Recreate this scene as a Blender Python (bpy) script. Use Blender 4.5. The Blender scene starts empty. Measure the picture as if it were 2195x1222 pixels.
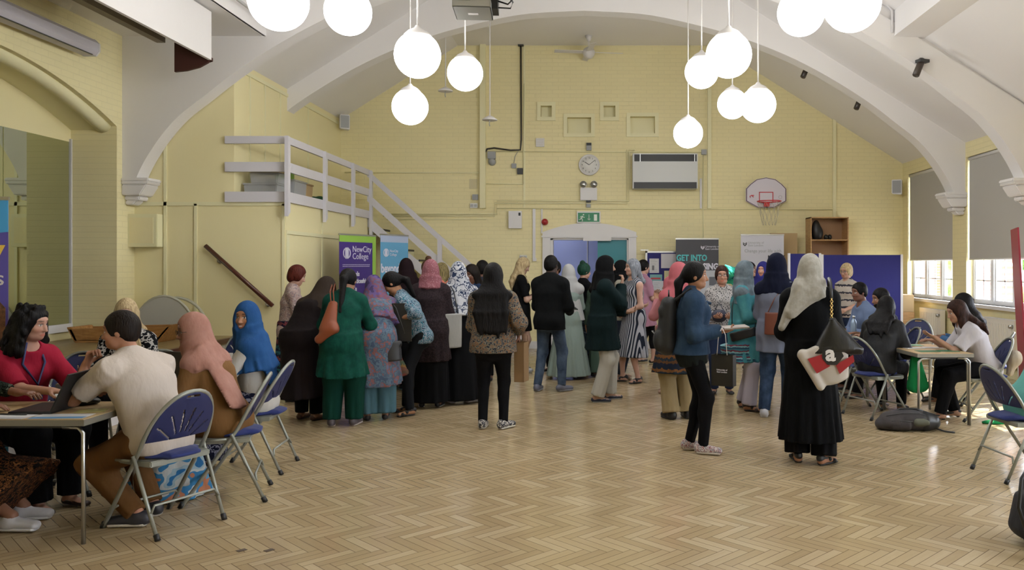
import bpy, bmesh, math, random
import numpy as np
from mathutils import Vector, Matrix
R = math.radians
PI = math.pi
scene = bpy.context.scene
# ---------------------------------------------------------------- camera
F_PX, CX, CY, CAM_H = 1772.0, 1285.0, 568.0, 1.6        # focal length in px, vanishing point of the hall, eye height
cam_d = bpy.data.cameras.new('camera'); cam = bpy.data.objects.new('camera', cam_d)
scene.collection.objects.link(cam)
cam.location = (0, 0, CAM_H); cam.rotation_euler = (PI / 2, 0, 0)
cam_d.sensor_width = 36; cam_d.lens = F_PX / 2195 * 36
cam_d.shift_x = (1097.5 - CX) / 2195; cam_d.shift_y = (CY - 611) / 2195
cam_d.clip_start = 0.05; cam_d.clip_end = 200
scene.camera = cam
# ---------------------------------------------------------------- world, sun, exposure
scene.view_settings.view_transform = 'Standard'; scene.view_settings.look = 'None'
scene.view_settings.gamma = 1; scene.view_settings.use_curve_mapping = False
scene.view_settings.exposure = 0.22
world = bpy.data.worlds.new('sky'); scene.world = world; world.use_nodes = True
bg = world.node_tree.nodes['Background']
bg.inputs[0].default_value = (0.84, 0.90, 1.0, 1); bg.inputs[1].default_value = 24.0
sun_d = bpy.data.lights.new('sun', 'SUN'); sun = bpy.data.objects.new('sun', sun_d)
scene.collection.objects.link(sun)
sun_d.energy = 26; sun_d.angle = R(0.6); sun_d.color = (1, .95, .86)
sun.rotation_euler = Vector((1.0, 0.42, 0.86)).to_track_quat('Z', 'Y').to_euler()
GLOBE_EMIT = 22.0
scene.cycles.max_bounces = 7; scene.cycles.diffuse_bounces = 4; scene.cycles.glossy_bounces = 3
scene.cycles.transmission_bounces = 4; scene.cycles.transparent_max_bounces = 6
scene.cycles.caustics_reflective = False; scene.cycles.caustics_refractive = False
scene.cycles.sample_clamp_indirect = 3; scene.cycles.sample_clamp_direct = 12
scene.cycles.use_denoising = True
# ---------------------------------------------------------------- materials
def lin(c):
    if isinstance(c, str): c = tuple(int(c[i:i + 2], 16) for i in (0, 2, 4))
    return tuple((v / 255 / 12.92 if v / 255 <= .04045 else ((v / 255 + .055) / 1.055) ** 2.4) for v in c[:3]) + (1,)
MATS = {}
class NT:
    def __init__(s, name):
        s.m = bpy.data.materials.new(name); s.m.use_nodes = True; s.t = s.m.node_tree
        s.b = s.t.nodes['Principled BSDF']; s.o = s.t.nodes['Material Output']
    def n(s, typ, **kw):
        d = s.t.nodes.new('ShaderNode' + typ)
        for k, v in kw.items(): setattr(d, k, v)
        return d
    def l(s, a, b): s.t.links.new(a, b)
    def math(s, op, a, b=None, c=None):
        d = s.n('Math', operation=op)
        for i, v in enumerate((a, b, c)):
            if v is None: continue
            if isinstance(v, (int, float)): d.inputs[i].default_value = v
            else: s.l(v, d.inputs[i])
        return d.outputs[0]
    def ramp(s, fac, stops, const=False):
        d = s.n('ValToRGB'); s.l(fac, d.inputs[0]); cr = d.color_ramp
        if const: cr.interpolation = 'CONSTANT'
        while len(cr.elements) < len(stops): cr.elements.new(1)
        for e, (p, c) in zip(cr.elements, stops): e.position = p; e.color = lin(c)
        return d.outputs[0]
    def coords(s, scale=(1, 1, 1), rot=(0, 0, 0)):
        tc = s.n('TexCoord'); mp = s.n('Mapping'); s.l(tc.outputs['Object'], mp.inputs[0])
        mp.inputs['Scale'].default_value = scale; mp.inputs['Rotation'].default_value = rot
        return mp.outputs[0]
    def noise(s, vec, sc, det=2, rough=.5):
        d = s.n('TexNoise'); s.l(vec, d.inputs['Vector']); d.inputs['Scale'].default_value = sc
        d.inputs['Detail'].default_value = det; d.inputs['Roughness'].default_value = rough
        return d.outputs['Fac']
    def bump(s, h, strength=.3, dist=.01):
        d = s.n('Bump'); d.inputs['Strength'].default_value = strength; d.inputs['Distance'].default_value = dist
        s.l(h, d.inputs['Height']); s.l(d.outputs[0], s.b.inputs['Normal'])
def mat(name, col, rough=.6, metal=0, kind='plain', cols=None, scale=20, emit=0, alpha=1, spec=.5, sheen=0, bump=0, stretch=(1, 1, 1)):
    """kind: plain | mottled | floral | spots | stripes | rings | cloth"""
    if name in MATS: return MATS[name]
    t = NT(name); b = t.b
    b.inputs['Base Color'].default_value = lin(col); b.inputs['Roughness'].default_value = rough
    b.inputs['Metallic'].default_value = metal; b.inputs['Specular IOR Level'].default_value = spec
    if alpha < 1: b.inputs['Alpha'].default_value = alpha
    if emit: b.inputs['Emission Color'].default_value = lin(col); b.inputs['Emission Strength'].default_value = emit
    v = t.coords(stretch)
    if kind == 'mottled':
        f = t.noise(v, scale, 4, .6)
        t.l(t.ramp(f, [(.3, cols[0]), (.7, cols[1])]), b.inputs['Base Color'])
    elif kind == 'floral':                      # printed petals on a ground
        f = t.noise(v, scale, 2, .6); n = len(cols)
        t.l(t.ramp(f, [(.3 + .4 * i / n if i else 0, c) for i, c in enumerate(cols)], True), b.inputs['Base Color'])
    elif kind == 'spots':
        d = t.n('TexVoronoi'); t.l(v, d.inputs['Vector']); d.inputs['Scale'].default_value = scale
        t.l(t.ramp(d.outputs['Distance'], [(0, cols[1]), (.34, cols[0])], True), b.inputs['Base Color'])
    elif kind == 'stripes':
        d = t.n('TexWave'); t.l(v, d.inputs['Vector']); d.inputs['Scale'].default_value = scale
        d.bands_direction = 'X'
        t.l(t.ramp(d.outputs['Fac'], [(0, cols[0]), (.5, cols[1])], True), b.inputs['Base Color'])
    elif kind == 'bands':                       # horizontal printed bands by height
        d = t.n('SeparateXYZ'); t.l(v, d.inputs[0])
        f = t.math('FRACT', t.math('MULTIPLY', d.outputs[2], scale)); n = len(cols)
        f = t.math('ADD', f, t.math('MULTIPLY', t.math('SUBTRACT', t.noise(v, 30, 2), .5), .5))
        t.l(t.ramp(f, [(i / n, c) for i, c in enumerate(cols)], True), b.inputs['Base Color'])
    if kind != 'plain' or bump:
        t.bump(t.noise(t.coords((1, 1, .35)), 14, 3), bump or .35, .02)
    if sheen: b.inputs['Sheen Weight'].default_value = sheen
    MATS[name] = t.m; return t.m
def cloth(name, col, **kw):
    dim = lambda h: ''.join('%02X' % int(int(h[i:i + 2], 16) * .9) for i in (0, 2, 4))
    col = dim(col)
    if kw.get('cols'): kw['cols'] = tuple(dim(c) for c in kw['cols'])
    kw.setdefault('rough', .85); kw.setdefault('spec', .12); kw.setdefault('bump', .5)
    return mat(name, col, **kw)
# ---------------------------------------------------------------- objects and tags
def tag(o, label=None, cat=None, group=None, kind=None):
    if label: o['label'] = label
    if cat: o['category'] = cat
    if group: o['group'] = group
    if kind: o['kind'] = kind
    return o
def empty(name, loc=(0, 0, 0), rz=0, label=None, cat=None, group=None, kind=None):
    o = bpy.data.objects.new(name, None); scene.collection.objects.link(o)
    o.location = loc; o.rotation_euler = (0, 0, rz); o.empty_display_size = .1
    return tag(o, label, cat, group, kind)
def link(name, me, m=None, parent=None, loc=None, rz=0):
    o = bpy.data.objects.new(name, me); scene.collection.objects.link(o)
    for x in (m if isinstance(m, (list, tuple)) else [m]):
        if x: me.materials.append(x)
    if parent: o.parent = parent
    if loc is not None: o.location = loc
    if rz: o.rotation_euler = (0, 0, rz)
    return o
def kids(o): return [c for c in bpy.data.objects if c.parent == o]
def copy_tree(o, parent=None, _all=None):
    _all = _all if _all is not None else list(bpy.data.objects)
    c = o.copy(); scene.collection.objects.link(c); c.parent = parent
    for ch in [x for x in _all if x.parent == o]: copy_tree(ch, c, _all)
    return c
class MB:
    """collects boxes, tubes, prisms and lathes; build() links them as one mesh object"""
    def __init__(s): s.v = []; s.f = []; s.mi = []; s.sm = []; s.cur = 0
    def add(s, vs, fs, smooth=False):
        k = len(s.v); s.v += [tuple(v) for v in vs]
        for f in fs: s.f.append([i + k for i in f]); s.mi.append(s.cur); s.sm.append(smooth)
        return s
    def box(s, c, d, rz=0, m=None):
        x, y, z = d[0] / 2, d[1] / 2, d[2] / 2
        vs = [Vector((a * x, b * y, e * z)) for a in (-1, 1) for b in (-1, 1) for e in (-1, 1)]
        M = m or Matrix.Rotation(rz, 3, 'Z')
        vs = [M @ v + Vector(c) for v in vs]
        return s.add(vs, [(0, 1, 3, 2), (4, 6, 7, 5), (0, 4, 5, 1), (2, 3, 7, 6), (0, 2, 6, 4), (1, 5, 7, 3)])
    def bx(s, x0, x1, y0, y1, z0, z1): return s.box(((x0 + x1) / 2, (y0 + y1) / 2, (z0 + z1) / 2), (x1 - x0, y1 - y0, z1 - z0))
    def tube(s, pts, r, n=8, closed=False, smooth=True):
        pts = [Vector(p) for p in pts]; N = len(pts); rs = r if isinstance(r, (list, tuple)) else [r] * N
        ring = []; up = None
        for i, p in enumerate(pts):
            a = pts[(i - 1) % N] if (i or closed) else p; b = pts[(i + 1) % N] if (i < N - 1 or closed) else p
            d = (b - a).normalized() if (b - a).length > 1e-9 else Vector((0, 0, 1))
            if up is None:
                up = Vector((0, 0, 1)) if abs(d.z) < .9 else Vector((1, 0, 0))
            u = (up - d * up.dot(d)).normalized(); w = d.cross(u); up = u
            ring.append([p + (u * math.cos(2 * PI * j / n) + w * math.sin(2 * PI * j / n)) * rs[i] for j in range(n)])
        vs = [v for q in ring for v in q]; fs = []
        for i in range(N if closed else N - 1):
            for j in range(n):
                a, b = i * n + j, i * n + (j + 1) % n; c, d = ((i + 1) % N) * n + (j + 1) % n, ((i + 1) % N) * n + j
                fs.append((a, b, c, d))
        if not closed: fs += [tuple(range(n))[::-1], tuple(range((N - 1) * n, N * n))]
        return s.add(vs, fs, smooth)
    def lathe(s, prof, c=(0, 0, 0), n=24, axis='Z', smooth=True):
        """prof: (radius, height) list"""
        vs = []
        for (r, h) in prof:
            for j in range(n):
                a = 2 * PI * j / n; x, y = r * math.cos(a), r * math.sin(a)
                v = (x, y, h) if axis == 'Z' else ((x, h, y) if axis == 'Y' else (h, x, y))
                vs.append((v[0] + c[0], v[1] + c[1], v[2] + c[2]))
        fs = [(i * n + j, i * n + (j + 1) % n, (i + 1) * n + (j + 1) % n, (i + 1) * n + j) for i in range(len(prof) - 1) for j in range(n)]
        return s.add(vs, fs, smooth)
    def prism(s, poly, a, b, plane='XZ'):
        """polygon in a plane extruded from a to b along the third axis"""
        def P(p, t): return (p[0], t, p[1]) if plane == 'XZ' else ((p[0], p[1], t) if plane == 'XY' else (t, p[0], p[1]))
        n = len(poly); vs = [P(p, a) for p in poly] + [P(p, b) for p in poly]
        fs = [tuple(range(n)), tuple(range(2 * n - 1, n - 1, -1))] + [(i, (i + 1) % n, n + (i + 1) % n, n + i) for i in range(n)]
        return s.add(vs, fs)
    def strip(s, lo, hi, a, b, plane='XZ'):
        """thick band between two equally long curves lo and hi, extruded a..b"""
        for i in range(len(lo) - 1): s.prism([lo[i], lo[i + 1], hi[i + 1], hi[i]], a, b, plane)
        return s
    def mesh(s, name, bevel=0):
        me = bpy.data.meshes.new(name); me.from_pydata(s.v, [], s.f)
        bm = bmesh.new(); bm.from_mesh(me)
        for i, f in enumerate(bm.faces): f.material_index = s.mi[i]; f.smooth = s.sm[i]
        bmesh.ops.recalc_face_normals(bm, faces=bm.faces)
        if bevel:
            bmesh.ops.bevel(bm, geom=[e for e in bm.edges if len(e.link_faces) == 2 and e.calc_face_angle(0) > .6],
                            offset=bevel, segments=2, affect='EDGES', clamp_overlap=True)
        bm.to_mesh(me); bm.free(); return me
    def build(s, name, m, parent=None, loc=None, rz=0, bevel=0, **tags):
        o = link(name, s.mesh(name, bevel), m, parent, loc, rz)
        return tag(o, **tags) if tags else o
def structure(o): o['kind'] = 'structure'; return o
def lettering(txt, size, m, parent, loc, rot=(PI / 2, 0, 0), bold=0, align='LEFT', sx=1, name='lettering', depth=.002):
    c = bpy.data.curves.new('lettering', 'FONT'); c.body = txt; c.size = size; c.offset = bold; c.extrude = depth
    c.align_x = align; c.resolution_u = 2
    o = bpy.data.objects.new('tmp', c); scene.collection.objects.link(o)
    me = bpy.data.meshes.new_from_object(o.evaluated_get(bpy.context.evaluated_depsgraph_get()))
    bpy.data.objects.remove(o)
    q = link(name, me, m, parent, loc); q.rotation_euler = rot; q.scale = (sx, 1, 1)
    return q
# ---------------------------------------------------------------- distance-field modelling of soft shapes
V3 = lambda *a: np.array(a, float)
def unit(v): v = np.asarray(v, float); return v / (np.linalg.norm(v) + 1e-12)
def E(a, b, ra, rb=None, u=(1, 0, 0), k=.03, op='+', fold=None, flat=False, **kw):
    """tapered limb of elliptical section from a to b (a ball when a == b)"""
    ra = ra if isinstance(ra, (tuple, list)) else (ra, ra); rb = ra if rb is None else (rb if isinstance(rb, (tuple, list)) else (rb, rb))
    return dict(t='E', a=np.asarray(a, float), b=np.asarray(b, float), ra=ra, rb=rb, u=np.asarray(u, float), k=k, op=op, fold=fold, flat=flat, **kw)
def B(c, r, M=None, k=.03, op='+'):
    """ellipsoid with radii r along the columns of M"""
    r = r if isinstance(r, (tuple, list)) else (r, r, r)
    return dict(t='B', c=np.asarray(c, float), r=r, M=np.eye(3) if M is None else np.asarray(M, float), k=k, op=op)
def HS(n, d, k=0, box=None): return dict(t='H', n=np.asarray(n, float), d=d, k=k, op='&')       # keep where n.p < d
def bounds(p):
    if p['t'] == 'E':
        r = max(max(p['ra']), max(p['rb'])) * (1.0 + (p['fold'][1] if p['fold'] else 0))
        return np.minimum(p['a'], p['b']) - r, np.maximum(p['a'], p['b']) + r
    r = np.sqrt(((p['M'] * np.array(p['r'])) ** 2).sum(1)); return p['c'] - r, p['c'] + r
def axis_pts(lo, hi, step, fine, ax):
    out = [lo]
    while out[-1] < hi:
        st = step
        for (c, h, fs) in fine:
            if c[ax] - h[ax] - fs <= out[-1] <= c[ax] + h[ax]: st = min(st, fs)
        out.append(out[-1] + st)
    return np.array(out, np.float32)
def sdf_arrays(prims, step, fine=()):
    pos = [p for p in prims if p['op'] == '+']
    lo = np.min([bounds(p)[0] for p in pos], 0) - step * 2.2; hi = np.max([bounds(p)[1] for p in pos], 0) + step * 2.2
    ax = [axis_pts(lo[i], hi[i], step, fine, i) for i in range(3)]
    D = np.full(tuple(len(a) for a in ax), 0.5, np.float32)
    for p in prims:
        if p['t'] == 'H':
            n = p['n']; d = (ax[0][:, None, None] * n[0] + ax[1][None, :, None] * n[1] + ax[2][None, None, :] * n[2]) - p['d']
            D = np.maximum(D, d.astype(np.float32)); continue
        l, h = bounds(p); m = p['k'] + step * 1.5
        sl = tuple(slice(max(0, int(np.searchsorted(ax[i], l[i] - m)) - 1), int(np.searchsorted(ax[i], h[i] + m)) + 1) for i in range(3))
        X, Y, Z = ax[0][sl[0]][:, None, None], ax[1][sl[1]][None, :, None], ax[2][sl[2]][None, None, :]
        if p['t'] == 'B':
            c, M, r = p['c'], p['M'], p['r']; q = 0
            for i in range(3):
                q = q + (((X - c[0]) * M[0, i] + (Y - c[1]) * M[1, i] + (Z - c[2]) * M[2, i]) / r[i]) ** 2
            d = (np.sqrt(q) - 1) * min(r)
        else:
            a, b = p['a'], p['b']; ab = b - a; L2 = float(ab @ ab)
            w = ab / math.sqrt(L2) if L2 > 1e-12 else V3(0, 0, 1)
            u = p['u'] - w * (p['u'] @ w)
            if np.linalg.norm(u) < 1e-4: u = V3(0, 1, 0) - w * w[1]
            u = unit(u); v = np.cross(w, u)
            PX, PY, PZ = X - a[0], Y - a[1], Z - a[2]
            ts = PX * w[0] + PY * w[1] + PZ * w[2]; L = math.sqrt(L2)
            t = np.clip(ts / L, 0, 1) if L > 1e-6 else np.zeros_like(ts)
            qu = PX * u[0] + PY * u[1] + PZ * u[2]; qv = PX * v[0] + PY * v[1] + PZ * v[2]; qw = ts - t * L
            ru = p['ra'][0] * (1 - t) + p['rb'][0] * t; rv = p['ra'][1] * (1 - t) + p['rb'][1] * t
            if p['fold']:
                n, amp, ph = p['fold'][:3]; th = np.arctan2(qv / rv, qu / ru)
                f = 1 + amp * (t ** 1.2) * (np.sin(n * th + ph + 2 * t) * .6 + np.sin((n * 1.7 // 1) * th + 2.3 * ph) * .4)
                ru = ru * f; rv = rv * f
            rm = np.minimum(ru, rv)
            if p['flat']:
                d = (np.sqrt((qu / ru) ** 2 + (qv / rv) ** 2) - 1) * rm
                d = np.maximum(np.maximum(d, ts - L), -ts - rm * .6)
            else:
                d = (np.sqrt((qu / ru) ** 2 + (qv / rv) ** 2 + (qw / rm) ** 2) - 1) * rm
        d = d.astype(np.float32); S = D[sl]; k = p['k']
        if p['op'] == '+':
            if k > 0:
                hh = np.maximum(k - np.abs(S - d), 0) / k; D[sl] = np.minimum(S, d) - hh * hh * k * .25
            else: D[sl] = np.minimum(S, d)
        elif p['op'] == '-':
            if k > 0:
                hh = np.maximum(k - np.abs(S + d), 0) / k; D[sl] = np.maximum(S, -d) + hh * hh * k * .25
            else: D[sl] = np.maximum(S, -d)
        elif p['op'] == '&':
            E_ = np.full_like(D, .5); E_[sl] = d; D = np.maximum(D, E_)
    return D, ax
def nets(D, ax):
    s = D < 0; s[0] = s[-1] = False; s[:, 0] = s[:, -1] = False; s[:, :, 0] = s[:, :, -1] = False
    D = np.where(s, np.minimum(D, -1e-5), np.maximum(D, 1e-5))
    c = np.zeros(tuple(n - 1 for n in D.shape), np.uint8)
    offs = [(i, j, k) for i in (0, 1) for j in (0, 1) for k in (0, 1)]
    N = D.shape
    for o in offs: c += s[o[0]:N[0] - 1 + o[0], o[1]:N[1] - 1 + o[1], o[2]:N[2] - 1 + o[2]]
    mask = (c > 0) & (c < 8); I = np.argwhere(mask)
    if not len(I): return np.zeros((0, 3)), []
    idx = np.full(mask.shape, -1, np.int32); idx[mask] = np.arange(len(I))
    acc = np.zeros((len(I), 3)); cnt = np.zeros(len(I))
    P = [(o, q) for a_, o in enumerate(offs) for q in offs[a_ + 1:] if sum(abs(x - y) for x, y in zip(o, q)) == 1]
    for o, q in P:
        A = I + o; C = I + q; da = D[A[:, 0], A[:, 1], A[:, 2]]; dc = D[C[:, 0], C[:, 1], C[:, 2]]
        m = (da < 0) != (dc < 0); t = np.where(m, da / np.where(m, da - dc, 1), 0)
        for i in range(3):
            pa = ax[i][A[:, i]]; pc = ax[i][C[:, i]]; acc[:, i] += np.where(m, pa + t * (pc - pa), 0)
        cnt += m
    Vv = acc / cnt[:, None]; Fs = []
    for a_ in range(3):
        b_, c_ = (a_ + 1) % 3, (a_ + 2) % 3
        lo = [slice(None)] * 3; hi = [slice(None)] * 3; lo[a_] = slice(0, N[a_] - 1); hi[a_] = slice(1, N[a_])
        s0, s1 = s[tuple(lo)], s[tuple(hi)]; e = np.argwhere(s0 != s1)
        e = e[(e[:, b_] > 0) & (e[:, c_] > 0) & (e[:, b_] < N[b_] - 1) & (e[:, c_] < N[c_] - 1)]
        if not len(e): continue
        flip = s0[e[:, 0], e[:, 1], e[:, 2]]
        def cell(db, dc):
            q = e.copy(); q[:, b_] -= db; q[:, c_] -= dc; return idx[q[:, 0], q[:, 1], q[:, 2]]
        quad = np.stack([cell(1, 1), cell(0, 1), cell(0, 0), cell(1, 0)], 1)
        quad[~flip] = quad[~flip][:, ::-1]; Fs.append(quad)
    return Vv, np.concatenate(Fs)
def soft(name, prims, step, fine=(), relax=1):
    """mesh of the blended shape"""
    D, ax = sdf_arrays(prims, step, fine); v, f = nets(D, ax)
    me = bpy.data.meshes.new(name)
    me.vertices.add(len(v)); me.vertices.foreach_set('co', v.astype(np.float32).ravel())
    n = len(f); me.loops.add(n * 4); me.polygons.add(n)
    if n:
        me.loops.foreach_set('vertex_index', np.asarray(f, np.int32).ravel())
        me.polygons.foreach_set('loop_start', np.arange(0, n * 4, 4, dtype=np.int32))
        me.polygons.foreach_set('use_smooth', np.ones(n, bool))
    me.update(calc_edges=True); return me, v
# ================================================================ THE HALL
YF, Y1, XL, XR = 15.82, 11.2, -6.3, 5.8
SF = F_PX / YF
def FX(px, s=SF): return (px - CX) / s
def FH(py, s=SF): return CAM_H - (py - CY) / s
def brick_mat(name, col, bump=.35, bw=.225, rh=.075, mort=None, mcol=None, vertical='X', rough=.55):
    t = NT(name); b = t.b
    tc = t.n('TexCoord'); sp = t.n('SeparateXYZ'); t.l(tc.outputs['Object'], sp.inputs[0])
    cb = t.n('CombineXYZ'); t.l(sp.outputs[0 if vertical == 'X' else 1], cb.inputs[0]); t.l(sp.outputs[2], cb.inputs[1])
    br = t.n('TexBrick'); t.l(cb.outputs[0], br.inputs['Vector']); br.inputs['Scale'].default_value = 1
    br.inputs['Brick Width'].default_value = bw; br.inputs['Row Height'].default_value = rh
    br.inputs['Mortar Size'].default_value = .006 if not mort else mort; br.inputs['Mortar Smooth'].default_value = .4
    c = lin(col)
    br.inputs['Color1'].default_value = c; br.inputs['Color2'].default_value = tuple(x * (.975 if not mcol else .7) for x in c[:3]) + (1,)
    br.inputs['Mortar'].default_value = lin(mcol) if mcol else tuple(x * .93 for x in c[:3]) + (1,)
    t.l(br.outputs['Color'], b.inputs['Base Color'])
    iv = t.math('SUBTRACT', 1, br.outputs['Fac'])
    iv = t.math('ADD', iv, t.math('MULTIPLY', t.noise(tc.outputs['Object'], 25, 4), .5))
    t.bump(iv, bump, .006); b.inputs['Roughness'].default_value = rough; b.inputs['Specular IOR Level'].default_value = .35
    return t.m
YEL = 'EAE0B0'
M_brickX = brick_mat('painted_brick', YEL)
M_brickY = brick_mat('painted_brick_side', YEL, vertical='Y')
M_yel = mat('yellow_paint', YEL, .5, bump=.08)
M_yel2 = mat('yellow_paint_trim', 'E7E2B8', .45)
M_white = mat('white_paint', 'E9E7E6', .6, bump=.06)
M_gloss = mat('white_gloss', 'DAD9DA', .35)
M_rail = mat('grey_white_gloss', 'D2D0D6', .4)
M_metal = mat('brushed_metal', 'B9BBBC', .3, 1)
M_black = mat('black_plastic', '16171A', .45)
M_dark = mat('dark_grey', '3A3B3D', .5)
M_greyp = mat('grey_plastic', '9A9D9F', .5)
M_wood = mat('beech', 'B08A5E', .45, kind='mottled', cols=('A37C50', 'BF9968'), scale=6, stretch=(1, 1, 8))
M_pinewood = mat('worn_pine', 'A0743F', .5, kind='mottled', cols=('8A5D30', 'B2854C'), scale=7, stretch=(1, 6, 8))
M_darkwood = mat('dark_wood', '4B2418', .35)
M_card = mat('cardboard', 'A98F66', .8)
M_paper = mat('paper', 'D8D8DC', .7)
# ---- herringbone parquet
def parquet():
    t = NT('herringbone_parquet'); b = t.b
    n = 5; w = .062
    v = t.coords((1 / w, 1 / w, 1), (0, 0, R(45)))
    sp = t.n('SeparateXYZ'); t.l(v, sp.inputs[0]); x, y = sp.outputs[0], sp.outputs[1]
    i, j = t.math('FLOOR', x), t.math('FLOOR', y)
    k = t.math('FLOORED_MODULO', t.math('SUBTRACT', i, j), 2 * n)
    hz = t.math('LESS_THAN', k, n - .5)                       # 1: block lies along x
    ox_h = t.math('SUBTRACT', i, k); q = t.math('SUBTRACT', 2 * n - 1, k); oy_v = t.math('SUBTRACT', j, q)
    def mix(a, c): return t.math('ADD', t.math('MULTIPLY', hz, a), t.math('MULTIPLY', t.math('SUBTRACT', 1, hz), c))
    ox, oy = mix(ox_h, i), mix(j, oy_v)
    lx, ly = t.math('SUBTRACT', x, ox), t.math('SUBTRACT', y, oy)
    along, across = mix(lx, ly), mix(ly, lx)
    cb = t.n('CombineXYZ'); t.l(ox, cb.inputs[0]); t.l(oy, cb.inputs[1]); t.l(hz, cb.inputs[2])
    wn = t.n('TexWhiteNoise'); t.l(cb.outputs[0], wn.inputs['Vector']); r = wn.outputs['Value']
    g = t.n('CombineXYZ'); t.l(t.math('MULTIPLY', along, .25), g.inputs[0]); t.l(t.math('MULTIPLY', across, 3), g.inputs[1]); t.l(t.math('MULTIPLY', r, 40), g.inputs[2])
    gn = t.noise(g.outputs[0], 1.6, 4, .6)
    big = t.noise(t.coords(), 1.1, 3)
    f = t.math('ADD', t.math('MULTIPLY', r, .55), t.math('ADD', t.math('MULTIPLY', gn, .35), t.math('MULTIPLY', big, .25)))
    col = t.ramp(f, [(.12, '978363'), (.45, 'A89473'), (.75, 'B29F7F'), (1, 'C0AF92')])
    e = t.math('MINIMUM', t.math('MINIMUM', across, t.math('SUBTRACT', 1, across)), t.math('MINIMUM', along, t.math('SUBTRACT', n, along)))
    gap = t.math('LESS_THAN', e, .035)
    mx = t.n('Mix', data_type='RGBA'); t.l(gap, mx.inputs[0]); t.l(col, mx.inputs[6]); mx.inputs[7].default_value = lin('73614A')
    t.l(mx.outputs[2], b.inputs['Base Color'])
    t.l(t.math('ADD', .13, t.math('MULTIPLY', t.noise(t.coords(), 2, 2), .08)), b.inputs['Roughness'])
    b.inputs['Specular IOR Level'].default_value = .6
    t.bump(t.noise(t.coords((1, 1, 1)), 7, 2), .05, .02)
    return t.m
structure(MB().bx(XL - .8, XR + .25, -3.2, YF + .3, -.12, 0).build('floor', parquet()))
for (px, py) in ((518, 1180), (577, 1180)):           # two worn dark marks in the parquet
    s = (py - CY) / CAM_H
    a = MB().box((FX(px, s), F_PX / s, .0012), (.035, .05, .002), rz=R(-40))
    a.build('floor_mark', mat('mark', '4A3A2A', .6), label='small dark ' + ('worn patch in the parquet, the left one' if px < 550 else 'worn patch in the parquet, the right one') + ' of two in the foreground', category=None) if False else \
        tag(a.build('floor_mark', mat('mark', '4A3A2A', .6)), 'small dark worn patch in the foreground parquet, ' + ('left' if px < 550 else 'right') + ' of two', 'floor mark', 'dark marks in the parquet')
# ---- walls with rectangular holes
def holed(mb, u0, u1, v0, v1, a, b, holes, axis):
    us = sorted({u0, u1, *[h[0] for h in holes], *[h[1] for h in holes]}); vs = sorted({v0, v1, *[h[2] for h in holes], *[h[3] for h in holes]})
    for i in range(len(us) - 1):
        for j in range(len(vs) - 1):
            cu, cv = (us[i] + us[i + 1]) / 2, (vs[j] + vs[j + 1]) / 2
            if any(h[0] < cu < h[1] and h[2] < cv < h[3] for h in holes): continue
            if axis == 'X': mb.bx(us[i], us[i + 1], a, b, vs[j], vs[j + 1])
            else: mb.bx(a, b, us[i], us[i + 1], vs[j], vs[j + 1])
    return mb
NICHE = [(1159, 1183, 227, 251), (1216, 1267, 252, 286), (1294, 1319, 227, 251), (1351, 1404, 250, 286)]
nh = [(FX(a), FX(b), FH(d), FH(c)) for a, b, c, d in NICHE]
DX0, DX1, DH = FX(1180), FX(1347), FH(511)
structure(holed(MB(), -6.9, XR + .25, 0, 6.1, YF, YF + .3, nh + [(DX0, DX1, 0, DH)], 'X').build('wall_back', M_brickX))
for k, (x0, x1, z0, z1) in enumerate(nh):
    f = MB(); structure(f.bx(x0, x1, YF + .14, YF + .16, z0, z1).build('trim_%d' % (20 + k), M_yel2))
    f = MB()
    for (a, b, c, d) in ((x0 - .07, x1 + .07, z1, z1 + .07), (x0 - .07, x1 + .07, z0 - .07, z0), (x0 - .07, x0, z0, z1), (x1, x1 + .07, z0, z1)):
        f.bx(a, b, YF - .03, YF + .01, c, d)
    o = f.build('niche_frame', M_yel2)
    tag(o, ['small yellow framed niche left above the clock', 'wide yellow framed niche above the clock', 'small yellow framed niche right above the clock', 'wide yellow framed niche above the wall heater'][k], 'niche frame', 'framed niches on the end wall')
# right wall with window openings
WIN = [(13.58, 15.57), (11.07, 13.07), (8.7, 10.7), (6.3, 8.3), (3.9, 5.9), (1.5, 3.5), (-.9, 1.1)]
WZ0, WZ1 = 1.0, 3.30
structure(holed(MB(), -3.2, YF + .3, 0, 3.75, XR, XR + .25, [(a, b, WZ0, WZ1) for a, b in WIN], 'Y').build('wall_right', M_brickY))
M_blind = mat('blind_fabric', 'B3B1AB', .8); M_upvc = mat('upvc', 'E4E6EA', .3)
g = NT('window_glass'); g.b.inputs['Base Color'].default_value = (1, 1, 1, 1); g.b.inputs['Roughness'].default_value = 0
g.b.inputs['Transmission Weight'].default_value = 1; g.b.inputs['IOR'].default_value = 1.01
tr = g.n('BsdfTransparent'); mx = g.n('MixShader'); gl = g.n('BsdfGlossy'); gl.inputs['Roughness'].default_value = .02
mx.inputs[0].default_value = .06; g.l(tr.outputs[0], mx.inputs[1]); g.l(gl.outputs[0], mx.inputs[2]); g.l(mx.outputs[0], g.o.inputs[0])
M_glass = g.m
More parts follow.
